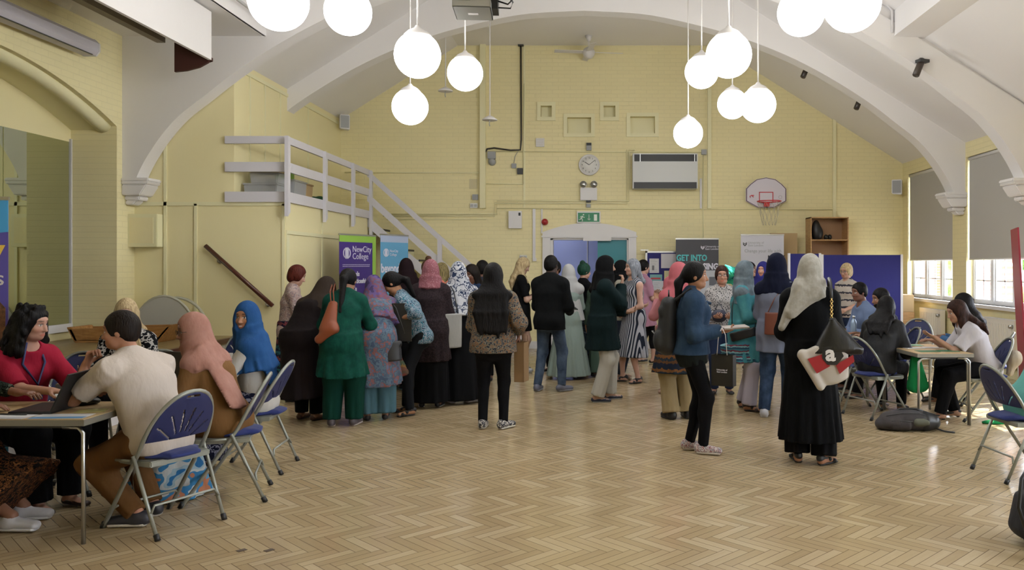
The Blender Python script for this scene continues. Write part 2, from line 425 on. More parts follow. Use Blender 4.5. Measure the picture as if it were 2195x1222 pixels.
for k, (a, b) in enumerate(WIN):
    w = MB(); n = 3; X0, X1 = XR + .1, XR + .16
    w.bx(X0, X1, a, b, WZ0, WZ0 + .07).bx(X0, X1, a, b, WZ1 - .06, WZ1).bx(X0, X1, a, a + .06, WZ0, WZ1).bx(X0, X1, b - .06, b, WZ0, WZ1)
    cw = (b - a) / n
    for i in range(1, n): w.bx(X0 - .01, X1 + .01, a + i * cw - .05, a + i * cw + .05, WZ0, WZ1)
    for i in range(n):
        y0, y1 = a + i * cw + .09, a + (i + 1) * cw - .09
        w.bx(X0 + .01, X1, y0 - .04, y0, WZ0 + .07, WZ1 - .06).bx(X0 + .01, X1, y1, y1 + .04, WZ0 + .07, WZ1 - .06)
        w.bx(X0 + .02, X1 - .02, (y0 + y1) / 2 - .012, (y0 + y1) / 2 + .012, WZ0, WZ1)
        for z in np.arange(WZ0 + .36, WZ1 - .1, .32): w.bx(X0 + .02, X1 - .02, y0, y1, z - .01, z + .01)
    fr = w.build('window_%d' % (k + 1), M_upvc); structure(fr)
    MB().bx(X0 + .03, X0 + .034, a, b, WZ0, WZ1).build('window_pane', M_glass, fr)
    MB().bx(XR - .07, X0 + .01, a - .03, b + .03, WZ0 - .05, WZ0).build('window_sill', M_gloss, fr)
    if k < 5:
        bl = empty('roller_blind', (XR + .04, (a + b) / 2, WZ1), 0, ['pale grey roller blind on the window nearest the end wall', 'pale grey roller blind on the second window from the end wall',
            'pale grey roller blind on the right wall window nearer the camera', 'pale grey roller blind outside the right of view', 'pale grey roller blind beside the camera'][k], 'blind', 'roller blinds on the right wall')
        L = (b - a) / 2 - .03; hb = 1.60
        MB().bx(-.004, .004, -L, L, -hb, -.02).build('blind_fabric', M_blind, bl)
        MB().tube([(0, -L, -hb - .01), (0, L, -hb - .01)], .012).build('bottom_bar', M_gloss, bl)
        MB().tube([(0, -L, -.03), (0, L, -.03)], .03).build('roller', M_gloss, bl)
structure(MB().bx(XR - .02, XR, -3, YF, 0, .14).build('baseboard_right', M_yel2))
structure(MB().bx(-4.2, DX0 - .15, YF - .025, YF, 0, .14).bx(DX1 + .15, XR, YF - .025, YF, 0, .14).build('baseboard_back', M_gloss))
structure(MB().bx(-7.1, XR + .25, -3.4, -3.2, 0, 6.2).build('wall_front', M_yel))
# ---- left wall: arched recess with mirrors, stage
AY0, AY1 = 5.81, 10.79
def archz(y, up=0): return 3.41 + .52 * (1 - ((y - 8.3) / 2.49) ** 2) + up
ys = [AY0 + (AY1 - AY0) * i / 28 for i in range(29)]
w = MB(); w.strip([(y, archz(y)) for y in ys], [(y, 4.95) for y in ys], XL - .14, XL, 'YZ')
w.bx(XL - .6, XL, AY1, Y1 + .1, 0, 4.95).bx(XL - .6, XL, -3.2, AY0, 0, 4.95)
structure(w.build('wall_left', M_brickY))
w = MB(); yy = [AY0 - .02 + (AY1 - AY0 + .04) * i / 28 for i in range(29)]
w.strip([(y, archz(y, -.05)) for y in ys], [(y, archz(y, .25)) for y in ys], XL - .6, XL - .13, 'YZ')
w.tube([(XL - .17, y, archz(y, -.0)) for y in ys], .1, 10)
structure(w.build('trim_1', M_yel2))
structure(MB().bx(XL - .75, XL - .6, 3, Y1, 0, 4.95).build('wall_left_recess', M_yel))
mir = NT('mirror'); mir.b.inputs['Metallic'].default_value = 1; mir.b.inputs['Roughness'].default_value = .01; mir.b.inputs['Base Color'].default_value = (.62, .68, .55, 1)
yv = [AY0 + .02, 7.1, 8.35, 9.55, AY1 - .04]
for i in range(4):
    tag(MB().bx(XL - .6, XL - .588, yv[i] + .004, yv[i + 1] - .004, .84, 3.20).build('wall_mirror', mir.m, bevel=.003),
        ['tall wall mirror panel hidden behind the blue banner', 'tall wall mirror panel at the left edge of the arch recess', 'tall wall mirror panel behind the dark haired woman in red', 'tall wall mirror panel beside the recess corner'][i], 'mirror', 'mirror panels in the arched recess')
structure(MB().bx(XL - .6, XL - .56, AY0, AY1 - .02, .74, .84).bx(XL - .6, XL - .57, AY1 - .035, AY1 - .015, .84, 3.24).build('trim_2', M_gloss))
M_stage = mat('stage_boards', '8C7A50', .35, kind='mottled', cols=('7D6B44', '9A8860'), scale=4, stretch=(9, 1, 1))
st = MB().bx(XL - .6, -4.8, 2.0, Y1, .58, .64).build('stage_floor', M_stage); structure(st)
MB().bx(XL - .6, -4.84, 2.0, Y1, 0, .58).build('stage_front', M_gloss, st)
MB().bx(-4.84, -4.77, 2.0, Y1, .60, .655).build('stage_nosing', M_darkwood, st)
# ---- ceiling
XC = -.25
def roofz(x): return min(5.8, 5.8 - .63 * (abs(x - XC) - 2.46))
xs = sorted([XL - .6, XC - 2.46, XC + 2.46, XR + .3])
def roof(mb, xa, xb, y0, y1, up=0):
    px = sorted({xa, xb, *[x for x in (XC - 2.46, XC + 2.46) if xa < x < xb]})
    mb.strip([(x, roofz(x) + up) for x in px], [(x, roofz(x) + up + .2) for x in px], y0, y1, 'XZ')
RY = 10.94
w = MB(); roof(w, XL - .6, XR + .3, RY, YF + .3)
roof(w, -4.41, 3.91, -3.4, RY, .22)
w.bx(XL - .75, -4.41, -3.4, RY, 4.62, 4.8).bx(-4.43, -4.40, -3.4, RY, 4.62, 5.2)
w.strip([(3.91, 4.62), (4.3, 4.6), (XR + .3, 3.42)], [(3.91, 4.8), (4.35, 4.8), (XR + .3, 3.65)], -3.4, RY, 'XZ').bx(3.89, 3.92, -3.4, RY, 4.62, 5.2)
w.bx(XL - .75, XR + .3, RY + .0, RY + .1, 5.95, 6.3).strip([(x, max(roofz(x), 3) + .05) for x in (XL - .7, XC - 2.46, XC + 2.46, XR + .3)], [(x, 6.3) for x in (XL - .7, XC - 2.46, XC + 2.46, XR + .3)], RY + .02, RY + .1)
structure(w.build('ceiling', M_white))
RIB = [(5.88, 2.70), (5.82, 2.85), (5.71, 3.05), (5.54, 3.30), (5.3, 3.57), (4.97, 3.83), (4.61, 4.11), (4.24, 4.36), (3.7, 4.68), (3.15, 4.95), (2.5, 5.2), (1.88, 5.38), (.98, 5.57), (0, 5.63)]
def rib(name, y0, y1, xl, xr, hl=None):
    a_ = np.array([p[0] for p in RIB]); h_ = np.array([p[1] for p in RIB]); tt = np.arange(len(RIB)); tf = np.linspace(0, len(RIB) - 1, 60)
    def sm(v):
        out = []
        for t in tf:
            i = min(int(t), len(v) - 2); f = t - i; p0, p1, p2, p3 = v[max(i - 1, 0)], v[i], v[i + 1], v[min(i + 2, len(v) - 1)]
            out.append(.5 * (2 * p1 + (p2 - p0) * f + (2 * p0 - 5 * p1 + 4 * p2 - p3) * f * f + (3 * p1 - p0 - 3 * p2 + p3) * f ** 3))
        return out
    RS = list(zip(sm(a_), sm(h_)))
    pts = [(XC - a, h) for a, h in RS] + [(XC + a, h) for a, h in RS[::-1][1:]]
    pts = [(x, h) for x, h in pts if x > xl]
    lo = [(xl, pts[0][1])] + pts if xl < pts[0][0] else pts
    lo = lo + [(xr, lo[-1][1])]
    hi = [(x, max(roofz(x) + .06, h + .06, (hl or 0) if x < 0 else 3.72)) for x, h in lo]
    return structure(MB().strip(lo, hi, y0, y1, 'XZ').build(name, M_white))
rib('trim_3', RY - .03, RY + .24, XL, XR, 5.0)
rib('trim_4', 13.1, 13.38, -4.97, XR)
for (x, y, sg, k) in ((XL, RY + .13, 1, 0), (XR, 13.22, -1, 1), (XR, RY + .13, -1, 2)):
    m = MB(); W_ = .33
    for (z0, z1, a, b) in ((2.70, 2.75, .36, .36), (2.66, 2.70, .33, .36), (2.52, 2.66, .24, .33), (2.46, 2.52, .2, .2), (2.40, 2.46, .10, .16)):
        m.prism([(x, z0), (x + sg * a, z0), (x + sg * b, z1), (x, z1)], y - b * .55, y + b * .55, 'XZ')
    tag(m.build('corbel', M_white, bevel=.012), ['white moulded corbel under the left rib above the cream cabinet', 'white moulded corbel between the two blinds', 'white moulded corbel at the right edge of view'][k], 'corbel', 'corbels under the ceiling ribs')
# ---- panelled partition and mezzanine at the left
XU, XM, MZ = -4.95, -4.25, 2.45
structure(MB().bx(XL, XM, Y1, Y1 + .06, 0, MZ).bx(XL, XU, Y1, Y1 + .06, MZ, 4.9).build('wall_partition', M_yel))
structure(MB().bx(XU - .05, XU, Y1 + .06, YF, MZ, 4.7).build('wall_mezzanine', M_yel))
structure(MB().bx(XM - .05, XM, Y1 + .06, YF, 0, MZ).build('wall_cupboard', M_yel))
structure(MB().bx(XU, XM, Y1, YF, MZ, MZ + .06).build('floor_mezzanine', M_yel2))
s1 = F_PX / Y1; b = MB(); y = Y1 - .018
def fvx(px): return FX(px, s1)
def fh1(py): return FH(py, s1)
for px, a, c in ((355, 270, 437), (355, 437, 800), (420, 437, 800), (608, 437, 800)): b.bx(fvx(px) - .02, fvx(px) + .02, y, Y1, fh1(c), fh1(a))
b.bx(XL + .05, XM, y, Y1, fh1(441), fh1(433))
structure(b.build('trim_5', M_yel2))
b = MB()
for px in (535, 567, 600, 660): yy_ = F_PX * XU / (px - CX); b.bx(XU, XU + .012, yy_ - .02, yy_ + .02, MZ, roofz(XU) - .1)
b.bx(XU, XU + .02, Y1 + .06, YF, roofz(XU) - .13, roofz(XU) - .08)
for px in (690,): yy_ = F_PX * XM / (px - CX); b.bx(XM, XM + .012, yy_ - .02, yy_ + .02, 0, MZ)
b.bx(XM, XM + .02, Y1, YF, 2.02, 2.07).bx(XM, XM + .015, Y1, Y1 + .1, .05, 2.02).bx(XM, XM + .02, Y1, YF, 0, .14)
structure(b.build('trim_6', M_yel2))
rl = empty('balcony_railing', (XM, Y1, MZ), 0, 'white three-board timber railing around the mezzanine balcony', 'railing')
def RB(px0, px1, z0, z1): MB().bx(fvx(px0) - XM, fvx(px1) - XM, -.05, 0, z0 - MZ, z1 - MZ).build('rail_board', M_rail, rl)
RB(485, 622, 3.24, 3.34); RB(485, 612, 2.86, 2.99); RB(485, 612, 2.45, 2.59)
YS = 15.15                                       # front side of the stair
for z0, z1 in ((3.24, 3.34), (2.86, 2.99), (2.45, 2.59)): MB().bx(-.0, .04, 0, YS - Y1, z0 - MZ, z1 - MZ).build('rail_board', M_rail, rl)
for px in (617, 698, 758, 803):
    yy_ = min(F_PX * (XM + .07) / (px - CX), YS)
    MB().prism([(yy_ - Y1 - .04, -.2 if px < 800 else -.55), (yy_ - Y1 + .04, -.14 if px < 800 else -.55), (yy_ - Y1 + .04, .85), (yy_ - Y1 - .04, .88)], .04, .09, 'YZ').build('rail_post', M_rail, rl)
sc_ = empty('staircase', (XM, YS, 0), 0, 'white open timber staircase coming down along the end wall from the balcony', 'staircase')
NST = 12; run = 2.75
for k in range(NST):
    z = MZ - (k + 1) * MZ / (NST + 1); x = run * k / NST
    MB().bx(x, x + .25, .05, .6, z - .03, z).build('tread', M_rail, sc_)
    MB().bx(x + .235, x + .262, .05, .6, z - .032, z + .004).build('nosing', M_black, sc_)
    if k % 1 == 0: MB().bx(x, x + .02, .06, .6, z, z + MZ / (NST + 1) - .03).build('riser', M_yel2, sc_)
def slant(nm, x0, z0, x1, z1, h, y0, y1, par=sc_): return MB().prism([(x0, z0 - h), (x1, z1 - h), (x1, z1), (x0, z0)], y0, y1, 'XZ').build(nm, M_rail, par)
sl = -.9
slant('stringer', 0, 2.5, run, 2.5 + sl * run, .2, 0, .045)
slant('handrail', .0, 3.34, 2.9, 3.34 + sl * 2.9, .12, -.03, .02)
slant('rail_board', .0, 2.92, 2.9, 2.92 + sl * 2.9, .15, -.03, .02)
for x in (1.33, 2.75): MB().bx(x - .04, x + .04, -.06, -.01, max(0, 2.3 + sl * x), 3.3 + sl * x).build('newel_post', M_rail, sc_)
# things stored on the balcony
M_clear = mat('clear_plastic', 'C3C6CC', .2, alpha=.55)
def crate(x, y, z, w, d, h, m, label, lid=None):
    r_ = empty('storage_box', (x, y, z), 0, label, 'box', 'boxes stored on the balcony')
    MB().prism([(-w / 2 + .02, 0), (w / 2 - .02, 0), (w / 2, h), (-w / 2, h)], -d / 2, d / 2, 'XZ').build('tub', m, r_, bevel=.01)
    MB().bx(-w / 2 - .01, w / 2 + .01, -d / 2 - .01, d / 2 + .01, h, h + .025).build('lid', lid or m, r_, bevel=.006)
    return r_
mz = MZ + .06
crate(-4.66, 11.55, mz, .46, .4, .19, M_clear, 'lower clear plastic storage tub behind the balcony corner')
crate(-4.62, 11.56, mz + .215, .4, .36, .15, M_clear, 'clear plastic tub stacked on top of the lower tub', mat('cream', 'CFC3A0', .6))
tag(MB().bx(-4.8, -4.42, 11.4, 11.72, mz + .392, mz + .425).build('folder', mat('maroon', '6B2226', .6), bevel=.004), 'flat maroon folder on top of the stacked tubs', 'folder')
crate(-4.6, 12.15, mz, .42, .5, .3, M_clear, 'clear tub of bits beside the cardboard box')
crate(-4.6, 12.62, mz, .34, .34, .3, M_card, 'brown cardboard box on the balcony beside the clear tub')
tag(MB().bx(-4.72, -4.5, 12.0, 12.2, mz + .326, mz + .44).build('folder', mat('lime_green', '7FA845', .6), bevel=.01), 'small lime green carton on top of the clear tub', 'carton')
me, _ = soft('bag', [B((0, 0, .09), (.2, .3, .1)), B((.05, .15, .13), (.1, .12, .08)), HS((0, 0, -1), 0)], .02)
tag(link('bag', me, cloth('dark_green_cloth', '1D4A33'), None, (-4.6, 13.3, mz)), 'dark green cloth bag lying on the balcony floor', 'bag')
# handrail on the partition
hr = empty('handrail', (0, 0, 0), 0, 'dark red-brown wooden handrail sloping down the cream partition', 'handrail')
A_, B_ = (fvx(447), Y1 - .09, fh1(527)), (fvx(590), Y1 - .09, fh1(655))
MB().tube([A_, B_], .03, 10).build('rail', M_darkwood, hr)
for t in (.18, .9):
    q = [A_[i] * (1 - t) + B_[i] * t for i in range(3)]
    MB().tube([(q[0], q[1], q[2] - .02), (q[0], q[1], q[2] - .07), (q[0], Y1, q[2] - .07)], .009).lathe([(0, -.01), (.028, -.01), (.028, 0), (0, 0)], (q[0], Y1, q[2] - .07), 12, 'Y').build('bracket', M_metal, hr)
cb = empty('wall_cabinet', (fvx(317), Y1, fh1(530)), 0, 'shallow cream wall cabinet on the partition under the left corbel', 'cabinet')
cw, chh = (350 - 284) / s1, 70 / s1
MB().bx(-cw / 2, cw / 2, -.16, 0, 0, chh).build('body', M_yel2, cb, bevel=.006)
MB().bx(-cw / 2 + .05, cw / 2 - .05, -.165, -.16, .05, chh - .05).build('door', M_yel, cb)
# ---- pelmet, curtain track and screen case at the top left
tag(MB().bx(-4.64, -4.6, 2, 9.8, 4.03, 4.60).build('pelmet', M_white), 'long white pelmet board hanging over the stage front', 'pelmet')
tag(MB().prism([(-5.04, 4.58), (-5.04, 3.89), (-4.9, 3.905), (-4.75, 3.945), (-4.65, 4.0), (-4.60, 4.06), (-4.60, 4.02), (-4.645, 4.03), (-4.645, 4.58)], 9.8, 9.84, 'XZ').build('pelmet_end', mat('maroon_board', '3E1A16', .6)), 'dark maroon end board below the white pelmet', 'board')
tag(MB().bx(-5.22, -5.12, 2, 9.75, 4.22, 4.32).bx(-5.18, -5.16, 2, 9.75, 4.32, 4.62).build('curtain_track', mat('track', '8D8477', .5)), 'grey brown curtain track running under the ceiling over the stage', 'track')
pc = empty('projection_screen', (-6.08, 9.9, 4.1), 0, 'white retracted projection screen case on the wall above the arch', 'screen')
MB().prism([(-.09, 0), (.06, 0), (.1, .05), (.1, .14), (.05, .19), (-.09, .19)], -6, -.03, 'XZ').build('case', mat('screen_case', 'C9C6CF', .4), pc)
MB().prism([(-.095, -.004), (.063, -.004), (.104, .05), (.104, .14), (.05, .194), (-.095, .194)], -.03, 0, 'XZ').build('end_cap', M_gloss, pc)
MB().bx(.055, .075, -6, -.1, -.008, .0).build('slot', M_dark, pc)
tag(MB().tube([(-4.28, 10.85, 4.74), (-4.28, 3, 4.74)], .02).tube([(-4.2, 10.85, 4.84), (-4.2, 3, 4.84)], .02).bx(-4.32, -4.18, 10.8, 10.9, 4.7, 4.88).build('cable_trunking', M_gloss), 'white trunking running along the sloping ceiling towards the camera', 'trunking')
tag(MB().tube([(3.86, 10.9, 4.66), (3.86, 10.9, 4.95), (3.7, 10.9, 5.15), (3.3, 10.9, 5.3)], .018).build('ceiling_conduit', M_gloss), 'white conduit bending around the ceiling step at the right', 'conduit')
# stage toys
tb = empty('rocking_boat', (-5.9, 10.42, .64), 0, 'long worn wooden rocking boat on the stage', 'boat')
MB().prism([(-.68, .19), (-.58, .0), (.45, .0), (.62, .22), (.58, .22), (.42, .04), (-.55, .04), (-.62, .19)], -.22, .22, 'XZ').prism([(-.66, .17), (-.58, .02), (.45, .02), (.6, .2)], -.22, -.19, 'XZ').prism([(-.66, .17), (-.58, .02), (.45, .02), (.6, .2)], .19, .22, 'XZ').build('hull', M_pinewood, tb, bevel=.006)
dm = empty('clear_dome', (-5.72, 10.86, .64), 0, 'milky half-round plastic screen standing behind the wooden boat', 'screen')
n = 20; arc = [(.42 * math.cos(PI * i / n), .55 * math.sin(PI * i / n)) for i in range(n + 1)]
MB().prism(arc, -.01, .01, 'XZ').build('panel', mat('milky_plastic', 'C8C8BE', .3, alpha=.85), dm)
MB().tube([(x, 0, z) for x, z in arc], .018, 6).build('rim', mat('rim_plastic', 'B9B8A8', .3), dm)
MB().tube([(x * 1.02 + .12, .1, z * .95) for x, z in arc], .02, 6).build('rim', mat('rim_plastic2', 'C9C9B8', .3, alpha=.7), dm)
# ---- doorway in the end wall
c = MB(); t_ = .15
c.bx(DX0 - t_, DX0, YF - .05, YF + .02, 0, DH).bx(DX1, DX1 + t_, YF - .05, YF + .02, 0, DH)
nA = 16; xa = [DX0 - t_ + (DX1 - DX0 + 2 * t_) * i / nA for i in range(nA + 1)]; xm = (DX0 + DX1) / 2; hw = (DX1 - DX0) / 2 + t_
c.strip([(x, DH) for x in xa], [(x, FH(498) + (FH(478) - FH(498)) * (1 - ((x - xm) / hw) ** 2)) for x in xa], YF - .05, YF + .02, 'XZ')
c.bx(DX0 - t_ - .02, DX1 + t_ + .02, YF - .07, YF - .05, DH + .02, DH + .05)
d1 = c.build('door_1', M_gloss); structure(d1)
MB().bx(DX0, DX0 + .05, YF, YF + .3, 0, DH).bx(DX1 - .03, DX1, YF, YF + .3, 0, DH).bx(DX0, DX1, YF, YF + .3, DH - .03, DH).build('door_lining', M_gloss, d1)
TX = FX(1281)
tl = MB().bx(TX, DX1 - .03, YF + .05, YF + .1, .01, DH - .03).build('door_leaf', mat('teal_paint', '2E7F8C', .45), d1)
MB().bx(TX + .3, TX + .5, YF + .042, YF + .05, 1.35, 1.62).build('notice', M_paper, d1)
MB().bx(FX(1250), FX(1310), YF - .07, YF - .02, DH - .05, DH + .02).build('door_closer', M_gloss, d1)
structure(MB().bx(-2.2, 2.2, YF + 1.9, YF + 2, 0, 2.6).bx(-2.2, 2.2, YF + .3, YF + 2, 2.6, 2.7).bx(-2.2, 2.2, YF + .3, YF + 2, -.1, 0).bx(-2.3, -2.2, YF + .3, YF + 2, 0, 2.6).bx(2.2, 2.3, YF + .3, YF + 2, 0, 2.6).build('wall_corridor', mat('lilac_paint', 'A9B4E4', .6)))
structure(MB().bx(FX(1255), FX(1257), YF + 1.88, YF + 1.9, 0, 2.6).build('trim_7', M_gloss))
cl = empty('corridor_fill_lamp', (-.9, YF + 1, 2.58), 0, 'added round ceiling lamp lighting the corridor beyond the doorway', 'lamp')  # unseen lamp added to light the space behind the door opening
MB().lathe([(0, -.07), (.1, -.06), (.13, -.02), (.13, .02), (0, .02)]).build('diffuser', mat('corridor_fill_glow', 'FFFFFF', emit=30), cl)
# ---- outside: brick building, shrubs, ground
structure(MB().bx(9.2, 9.5, 18.9, 20.4, -.3, 3.2).bx(9.2, 9.5, 22.6, 25.5, -.3, 3.2).build('wall_outside', brick_mat('red_brick', 'A0503C', .4, mcol='B9A896', vertical='Y', rough=.8)))
structure(MB().bx(XR + .25, 30, -6, 32, -.35, -.3).build('ground_outside', mat('paving', '9B978C', .8)))
random.seed(5)
M_leaf = mat('leaves', '5E8A3E', .6, kind='mottled', cols=('2F5A22', '8FB45C'), scale=30)
for k in range(3):
    P_ = [B((random.uniform(-.9, .9), random.uniform(-.9, .9), random.uniform(.5, 3.0)), random.uniform(.35, .6), k=.1) for _ in range(16)]
    me, _ = soft('foliage', P_, .09)
    r_ = empty('garden_shrub', ((11.4, 12.4, 12.6)[k], (21.2, 25.5, 28.5)[k], -.3), 0, ['green shrub outside the far window', 'green shrub behind the red brick wall outside', 'green shrub outside the nearer windows'][k], 'shrub', 'shrubs outside the windows')
    link('foliage', me, M_leaf, r_); MB().tube([(0, 0, 0), (0, 0, 1)], .06).build('trunk', M_darkwood, r_)
# ================================================================ LAMPS AND CEILING THINGS
def ceil_at(x, y):
    if y < RY: return 4.62 if x < -4.41 else (roofz(x) + .22 if x < 3.91 else 4.6)
    return roofz(x)
M_globe = mat('opal_glass', 'FFFFFF', .3, emit=GLOBE_EMIT); M_cap = mat('lamp_cap', 'D4D1CE', .5)
GL = [(597, 2, 126, 'large glowing globe lamp, leftmost at the top edge'), (746, 25, 100, 'glowing globe lamp at the top edge, second from the left'),
      (895, 118, 99, 'glowing globe lamp hanging directly above a smaller one at the left'), (997, 157, 76, 'glowing globe lamp below the projector'),
      (879, 229, 77, 'lowest glowing globe lamp of the left cluster'), (1504, 154, 72, 'glowing globe lamp half behind the big one at the right of centre'),
      (1562, 118, 98, 'largest glowing globe lamp of the right of centre cluster'), (1570, 223, 64, 'small glowing globe lamp behind its right neighbour'),
      (1625, 225, 76, 'glowing globe lamp at the right end of the lower touching pair'), (1475, 286, 63, 'lowest glowing globe lamp, above the wall heater'),
      (1717, 27, 100, 'glowing globe lamp at the top edge, left of the largest pair'), (1826, 7, 122, 'large glowing globe lamp, rightmost at the top edge')]
GP = [(FX(cx, d / .4), F_PX / (d / .4), FH(cy, d / .4), lb) for cx, cy, d, lb in GL]
GP += [(1.3, 3.0, 3.5, None)]  # extra globe added out of view to brighten the foreground
for x, y, z, lb in GP:
    r_ = empty('globe_pendant_lamp', (x, y, z), 0, lb or 'added globe fill lamp out of view above the camera, brightening the foreground', 'lamp', 'globe pendant lamps' if lb else 'added fill lamps above the camera')
    t = ceil_at(x, y) - z
    MB().lathe([(.2 * math.sin(PI * i / 20), -.2 * math.cos(PI * i / 20)) for i in range(18)], n=32).build('globe', M_globe, r_)
    MB().lathe([(.001, .26), (.018, .255), (.03, .235), (.085, .205), (.118, .17), (.125, .155), (.001, .15)], n=24).build('lamp_cap', M_cap, r_)
    MB().tube([(0, 0, .24), (0, 0, t)], .008, 6).build('rod', M_cap, r_)
    MB().lathe([(0, t - .06), (.02, t - .06), (.055, t), (0, t)], n=16).build('ceiling_rose', M_cap, r_)
for px, py, s, lb in ((1050, 257, 137, 'bare white lamp fitting without globe, the lower one'), (955, 195, 132, 'bare white lamp fitting without globe, the higher one')):
    x, y, z = FX(px, s), F_PX / s, FH(py, s); t = ceil_at(x, y) - z
    r_ = empty('lamp_fitting', (x, y, z), 0, lb, 'lamp fitting', 'lamp fittings without globes')
    MB().lathe([(.001, .07), (.02, .065), (.06, .045), (.115, .01), (.12, -.005), (.105, -.01), (0, -.005)], n=24).build('lamp_cap', M_cap, r_)
    MB().tube([(0, 0, .05), (0, 0, t)], .009, 6).build('rod', M_cap, r_)
    MB().tube([(0, 0, 0), (-.01, 0, -.06), (.0, 0, -.1)], .006, 6).build('loose_wire', M_greyp, r_)
    MB().lathe([(0, t - .06), (.02, t - .06), (.055, t), (0, t)], n=16).build('ceiling_rose', M_cap, r_)
fx_, fy_ = FX(1262, 117), F_PX / 117
r_ = empty('ceiling_fan', (fx_, fy_, FH(112, 117)), 0, 'white four-bladed ceiling fan high in front of the end wall', 'fan'); t = ceil_at(fx_, fy_) - FH(112, 117)
MB().lathe([(0, -.12), (.06, -.11), (.1, -.06), (.12, 0), (.09, .06), (.03, .1), (0, .1)]).build('motor', M_cap, r_)
MB().tube([(0, 0, .08), (0, 0, t)], .012, 8).lathe([(0, t - .1), (.03, t - .1), (.07, t), (0, t)], n=16).build('rod', M_cap, r_)
for k in range(4):
    a = R(8 + 90 * k); M_ = Matrix.Rotation(a, 3, 'Z') @ Matrix.Rotation(R(12), 3, 'X')
    MB().box(M_ @ Vector((.37, 0, 0)), (.52, .11, .008), m=M_).box(M_ @ Vector((.11, 0, 0)), (.1, .03, .01), m=M_).build('blade', M_cap, r_)
r_ = empty('projector', (-1.02, 6.68, 3.63), R(4), 'grey metal projector cage hanging from the ceiling at the top edge', 'projector')
M_pj = mat('projector_metal', 'A3A49F', .35, .6)
MB().bx(-.15, .15, -.18, .18, 0, .012).bx(-.15, .15, -.18, -.17, 0, .2).bx(-.15, .15, .17, .18, 0, .2).bx(-.15, -.14, -.18, .18, 0, .2).bx(.14, .15, -.18, .18, 0, .07).bx(.14, .15, .1, .18, 0, .2).bx(-.15, .15, -.18, .18, .2, .21).build('cage', M_pj, r_, bevel=.004)
MB().bx(-.11, -.01, -.19, -.18, .05, .2).bx(.02, .08, -.19, -.18, .07, .2).build('vent', mat('pj_grey', '808785', .4), r_)
MB().bx(-.04, .04, -.02, .02, -.004, 0).build('slot', M_gloss, r_)
MB().bx(.1, .2, -.05, .14, .03, .19).build('body', M_black, r_)
MB().tube([(.2, -.02, .1), (.28, -.04, .07), (.33, -.04, .12), (.3, -.02, .2), (.22, 0, .22)], .007, 6).tube([(.2, .02, .06), (.3, 0, .05), (.32, 0, .1), (.24, 0, .18)], .006, 6).build('cable', M_black, r_)
MB().tube([(0, 0, .2), (0, 0, ceil_at(-1.02, 6.7) - 3.63)], .025).build('mounting_pole', M_gloss, r_)
for px, py, s, k in ((1727, 150, 127, 0), (1841, 214, 127.8, 1), (1970, 134, 156.8, 2)):
    x, y = FX(px, s), F_PX / s; z = roofz(x)
    if k == 2: x, y, z = FX(px, 163.5), F_PX / 163.5, FH(124, 163.5)
    r_ = empty('spotlight', (x, y, z - .02), R(20), ['small dark spotlight on the sloping ceiling, furthest left', 'small dark spotlight on the sloping ceiling, the middle one', 'small dark spotlight on the sloping ceiling, nearest the camera'][k], 'spotlight', 'small spotlights on the ceiling slope')
    MB().tube([(.05, 0, .0), (-.07, -.02, -.22)], .045, 10).build('barrel', mat('bronze', '3B322C', .4), r_)
    MB().bx(-.02, .13, -.05, .05, -.04, .0).build('bracket', M_dark, r_)
# ================================================================ ON THE END WALL
def wallthing(name, px0, px1, py0, py1, dep, m, label, cat, group=None, bevel=.006):
    r_ = empty(name, (FX((px0 + px1) / 2), YF, FH(py1)), 0, label, cat, group)
    w_, h_ = (px1 - px0) / SF / 2, (py1 - py0) / SF
    MB().bx(-w_, w_, -dep, 0, 0, h_).build('casing', m, r_, bevel=bevel); return r_, w_, h_
r_, w_, h_ = wallthing('fan_heater', 1355, 1492, 333, 407, .28, mat('heater_grey', 'C9CCCB', .4), 'large white wall heater with black grilles on the end wall', 'heater')
MB().bx(-w_ + .03, w_ - .02, -.285, -.28, h_ - .15, h_ - .02).bx(-w_ + .02, w_ - .02, -.285, -.28, .0, .12).build('grille', M_black, r_)
for x in (-w_ + .14, w_ - .06): MB().bx(x - .006, x + .006, -.29, -.285, h_ - .16, h_).build('strip', M_metal, r_)
r_ = empty('wall_clock', (FX(1263), YF, FH(354)), 0, 'round white wall clock above the emergency lights', 'clock'); q = 22.5 / SF
MB().lathe([(0, 0), (q, 0), (q, -.05), (q - .02, -.06), (q - .028, -.045), (0, -.045)], n=40, axis='Y').build('rim', M_gloss, r_)
MB().lathe([(0, -.047), (q - .028, -.047), (q - .028, -.044)], n=40, axis='Y').build('dial', mat('dial', 'E6E6E2', .4), r_)
def hand(a, l, w): MB().box((math.sin(a) * l / 2, -.052, math.cos(a) * l / 2), (w, .003, l), m=Matrix.Rotation(a, 3, 'Y')).build('clock_hand', M_black, r_)
hand(R(302), .1, .012); hand(R(51), .15, .009)
for k in range(1, 13):
    a = R(30 * k); lettering(str(k), .042, M_dark, r_, (math.sin(a) * .135, -.05, math.cos(a) * .135 - .014), align='CENTER', name='numeral')
r_ = empty('exit_sign', (FX(1262), YF, FH(477)), 0, 'green and white emergency exit sign with running figure above the door', 'sign'); w_, h_ = 24 / SF, 21 / SF
MB().bx(-w_ - .01, w_ + .01, -.07, 0, -.01, h_ + .02).build('casing', M_gloss, r_)
MB().bx(-w_ + .01, w_ - .01, -.073, -.07, .01, h_ - .005).build('face', mat('exit_green', '1E7A52', .4), r_)
g_ = MB(); y = -.076
def seg(x0, z0, x1, z1, t): g_.tube([(x0, y, z0), (x1, y, z1)], t, 6)
